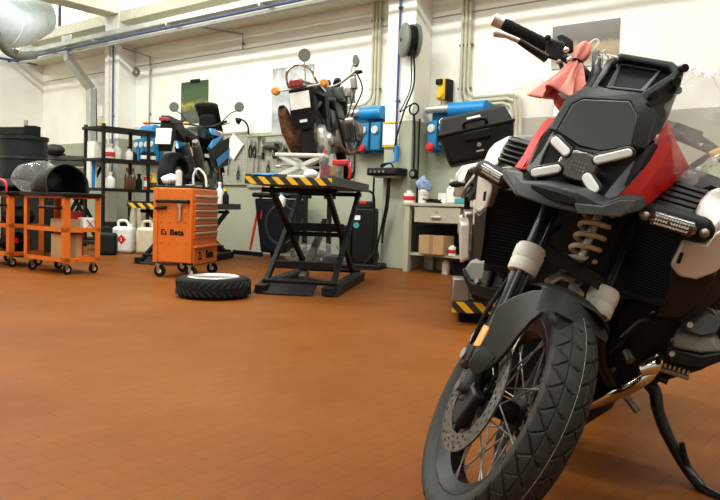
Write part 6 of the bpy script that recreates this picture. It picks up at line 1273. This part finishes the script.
MB().box((.0, -.172, -.115), (.05, .006, .01)).build('name_plate', 'aluminium', t); MB().box((0, -.145, .108), (.09, .006, .022), Rx(-.5)).build('name_plate', 'aluminium', t)
for s in (-1, 1): MB().hull([(s*.2, -.115, .13), (s*.232, -.11, .12), (s*.2, -.07, .162), (s*.225, -.07, .15), (s*.16, -.12, .12)]).build('corner_reflector', 'aluminium', t, bev=.003)
LF = V((-2.698,4.401,0.139))
t = thing('low_lift', 'low grey lift with a striped end under the silver touring motorcycle', 'lift', (LF.x, LF.y, 0), yaw-PI/2)
MB().box((.3, .95, .125), (.6, 1.9, .07)).build('table', 'lift_top', t, bev=.006)
MB().box((.3, -.006, .12), (.6, .014, .075)).build('striped_edge', 'hazard_tape', t, smooth=0)
MB().box((.3, .95, .05), (.5, 1.7, .09)).build('base', 'lift_paint', t, bev=.006); MB().box((.06, .1, .24), (.12, .2, .16)).build('wheel_clamp', 'dull_steel', t, bev=.01)
# ------------------------------------------------------------------ lamps, sky, camera
def lamp(x, y, sx, sy, e, col=(.975, 1, .93), z=5.75):
    l = bpy.data.lights.new('ceiling_lamp', 'AREA'); l.shape = 'RECTANGLE'; l.size = sx; l.size_y = sy; l.energy = e; l.color = col
    o = bpy.data.objects.new('ceiling_lamp', l); C.objects.link(o); o.location = (x, y, z); return o
for x in (-13.2, -9.4, -5.6, -1.8, 2.):
    for y, k in ((-4., .5), (0., .85), (4.2, 1.25)): lamp(x, y, 2.6, .5, LAMP_E*k*(1 if x < -3 else .8 if x < 0 else .6))
w = bpy.data.worlds.new('sky'); bpy.context.scene.world = w; w.use_nodes = True
bg = w.node_tree.nodes['Background']; bg.inputs[0].default_value = (.9, .96, 1, 1); bg.inputs[1].default_value = 3.
for x0, x1 in ((-15.5, -14.1), (-12.5, -7.25), (-5.35, -.05)):
    l = bpy.data.lights.new('window_daylight', 'AREA'); l.shape = 'RECTANGLE'; l.size = x1-x0; l.size_y = 1.0; l.energy = 14*(x1-x0); l.color = (.92, .97, 1)
    o = bpy.data.objects.new('window_daylight', l); C.objects.link(o); o.location = ((x0+x1)/2, 8.6, 4.95); o.rotation_euler = (-PI/2+.0, 0, 0)
cam = bpy.data.cameras.new('camera'); co = bpy.data.objects.new('camera', cam); C.objects.link(co)
co.matrix_world = Matrix(((0.77738,-0.06072,0.62610,0.00000),(0.62828,0.02625,-0.77754,0.00000),(0.03078,0.99781,0.05856,0.80000),(0.00000,0.00000,0.00000,1.00000)))
cam.sensor_width = 36; cam.lens = 36*732/720; cam.clip_start = .05
sc = bpy.context.scene; sc.camera = co
vs_ = sc.view_settings; vs_.view_transform = 'Standard'; vs_.look = 'None'; vs_.gamma = 1; vs_.use_curve_mapping = False; vs_.exposure = EXPO
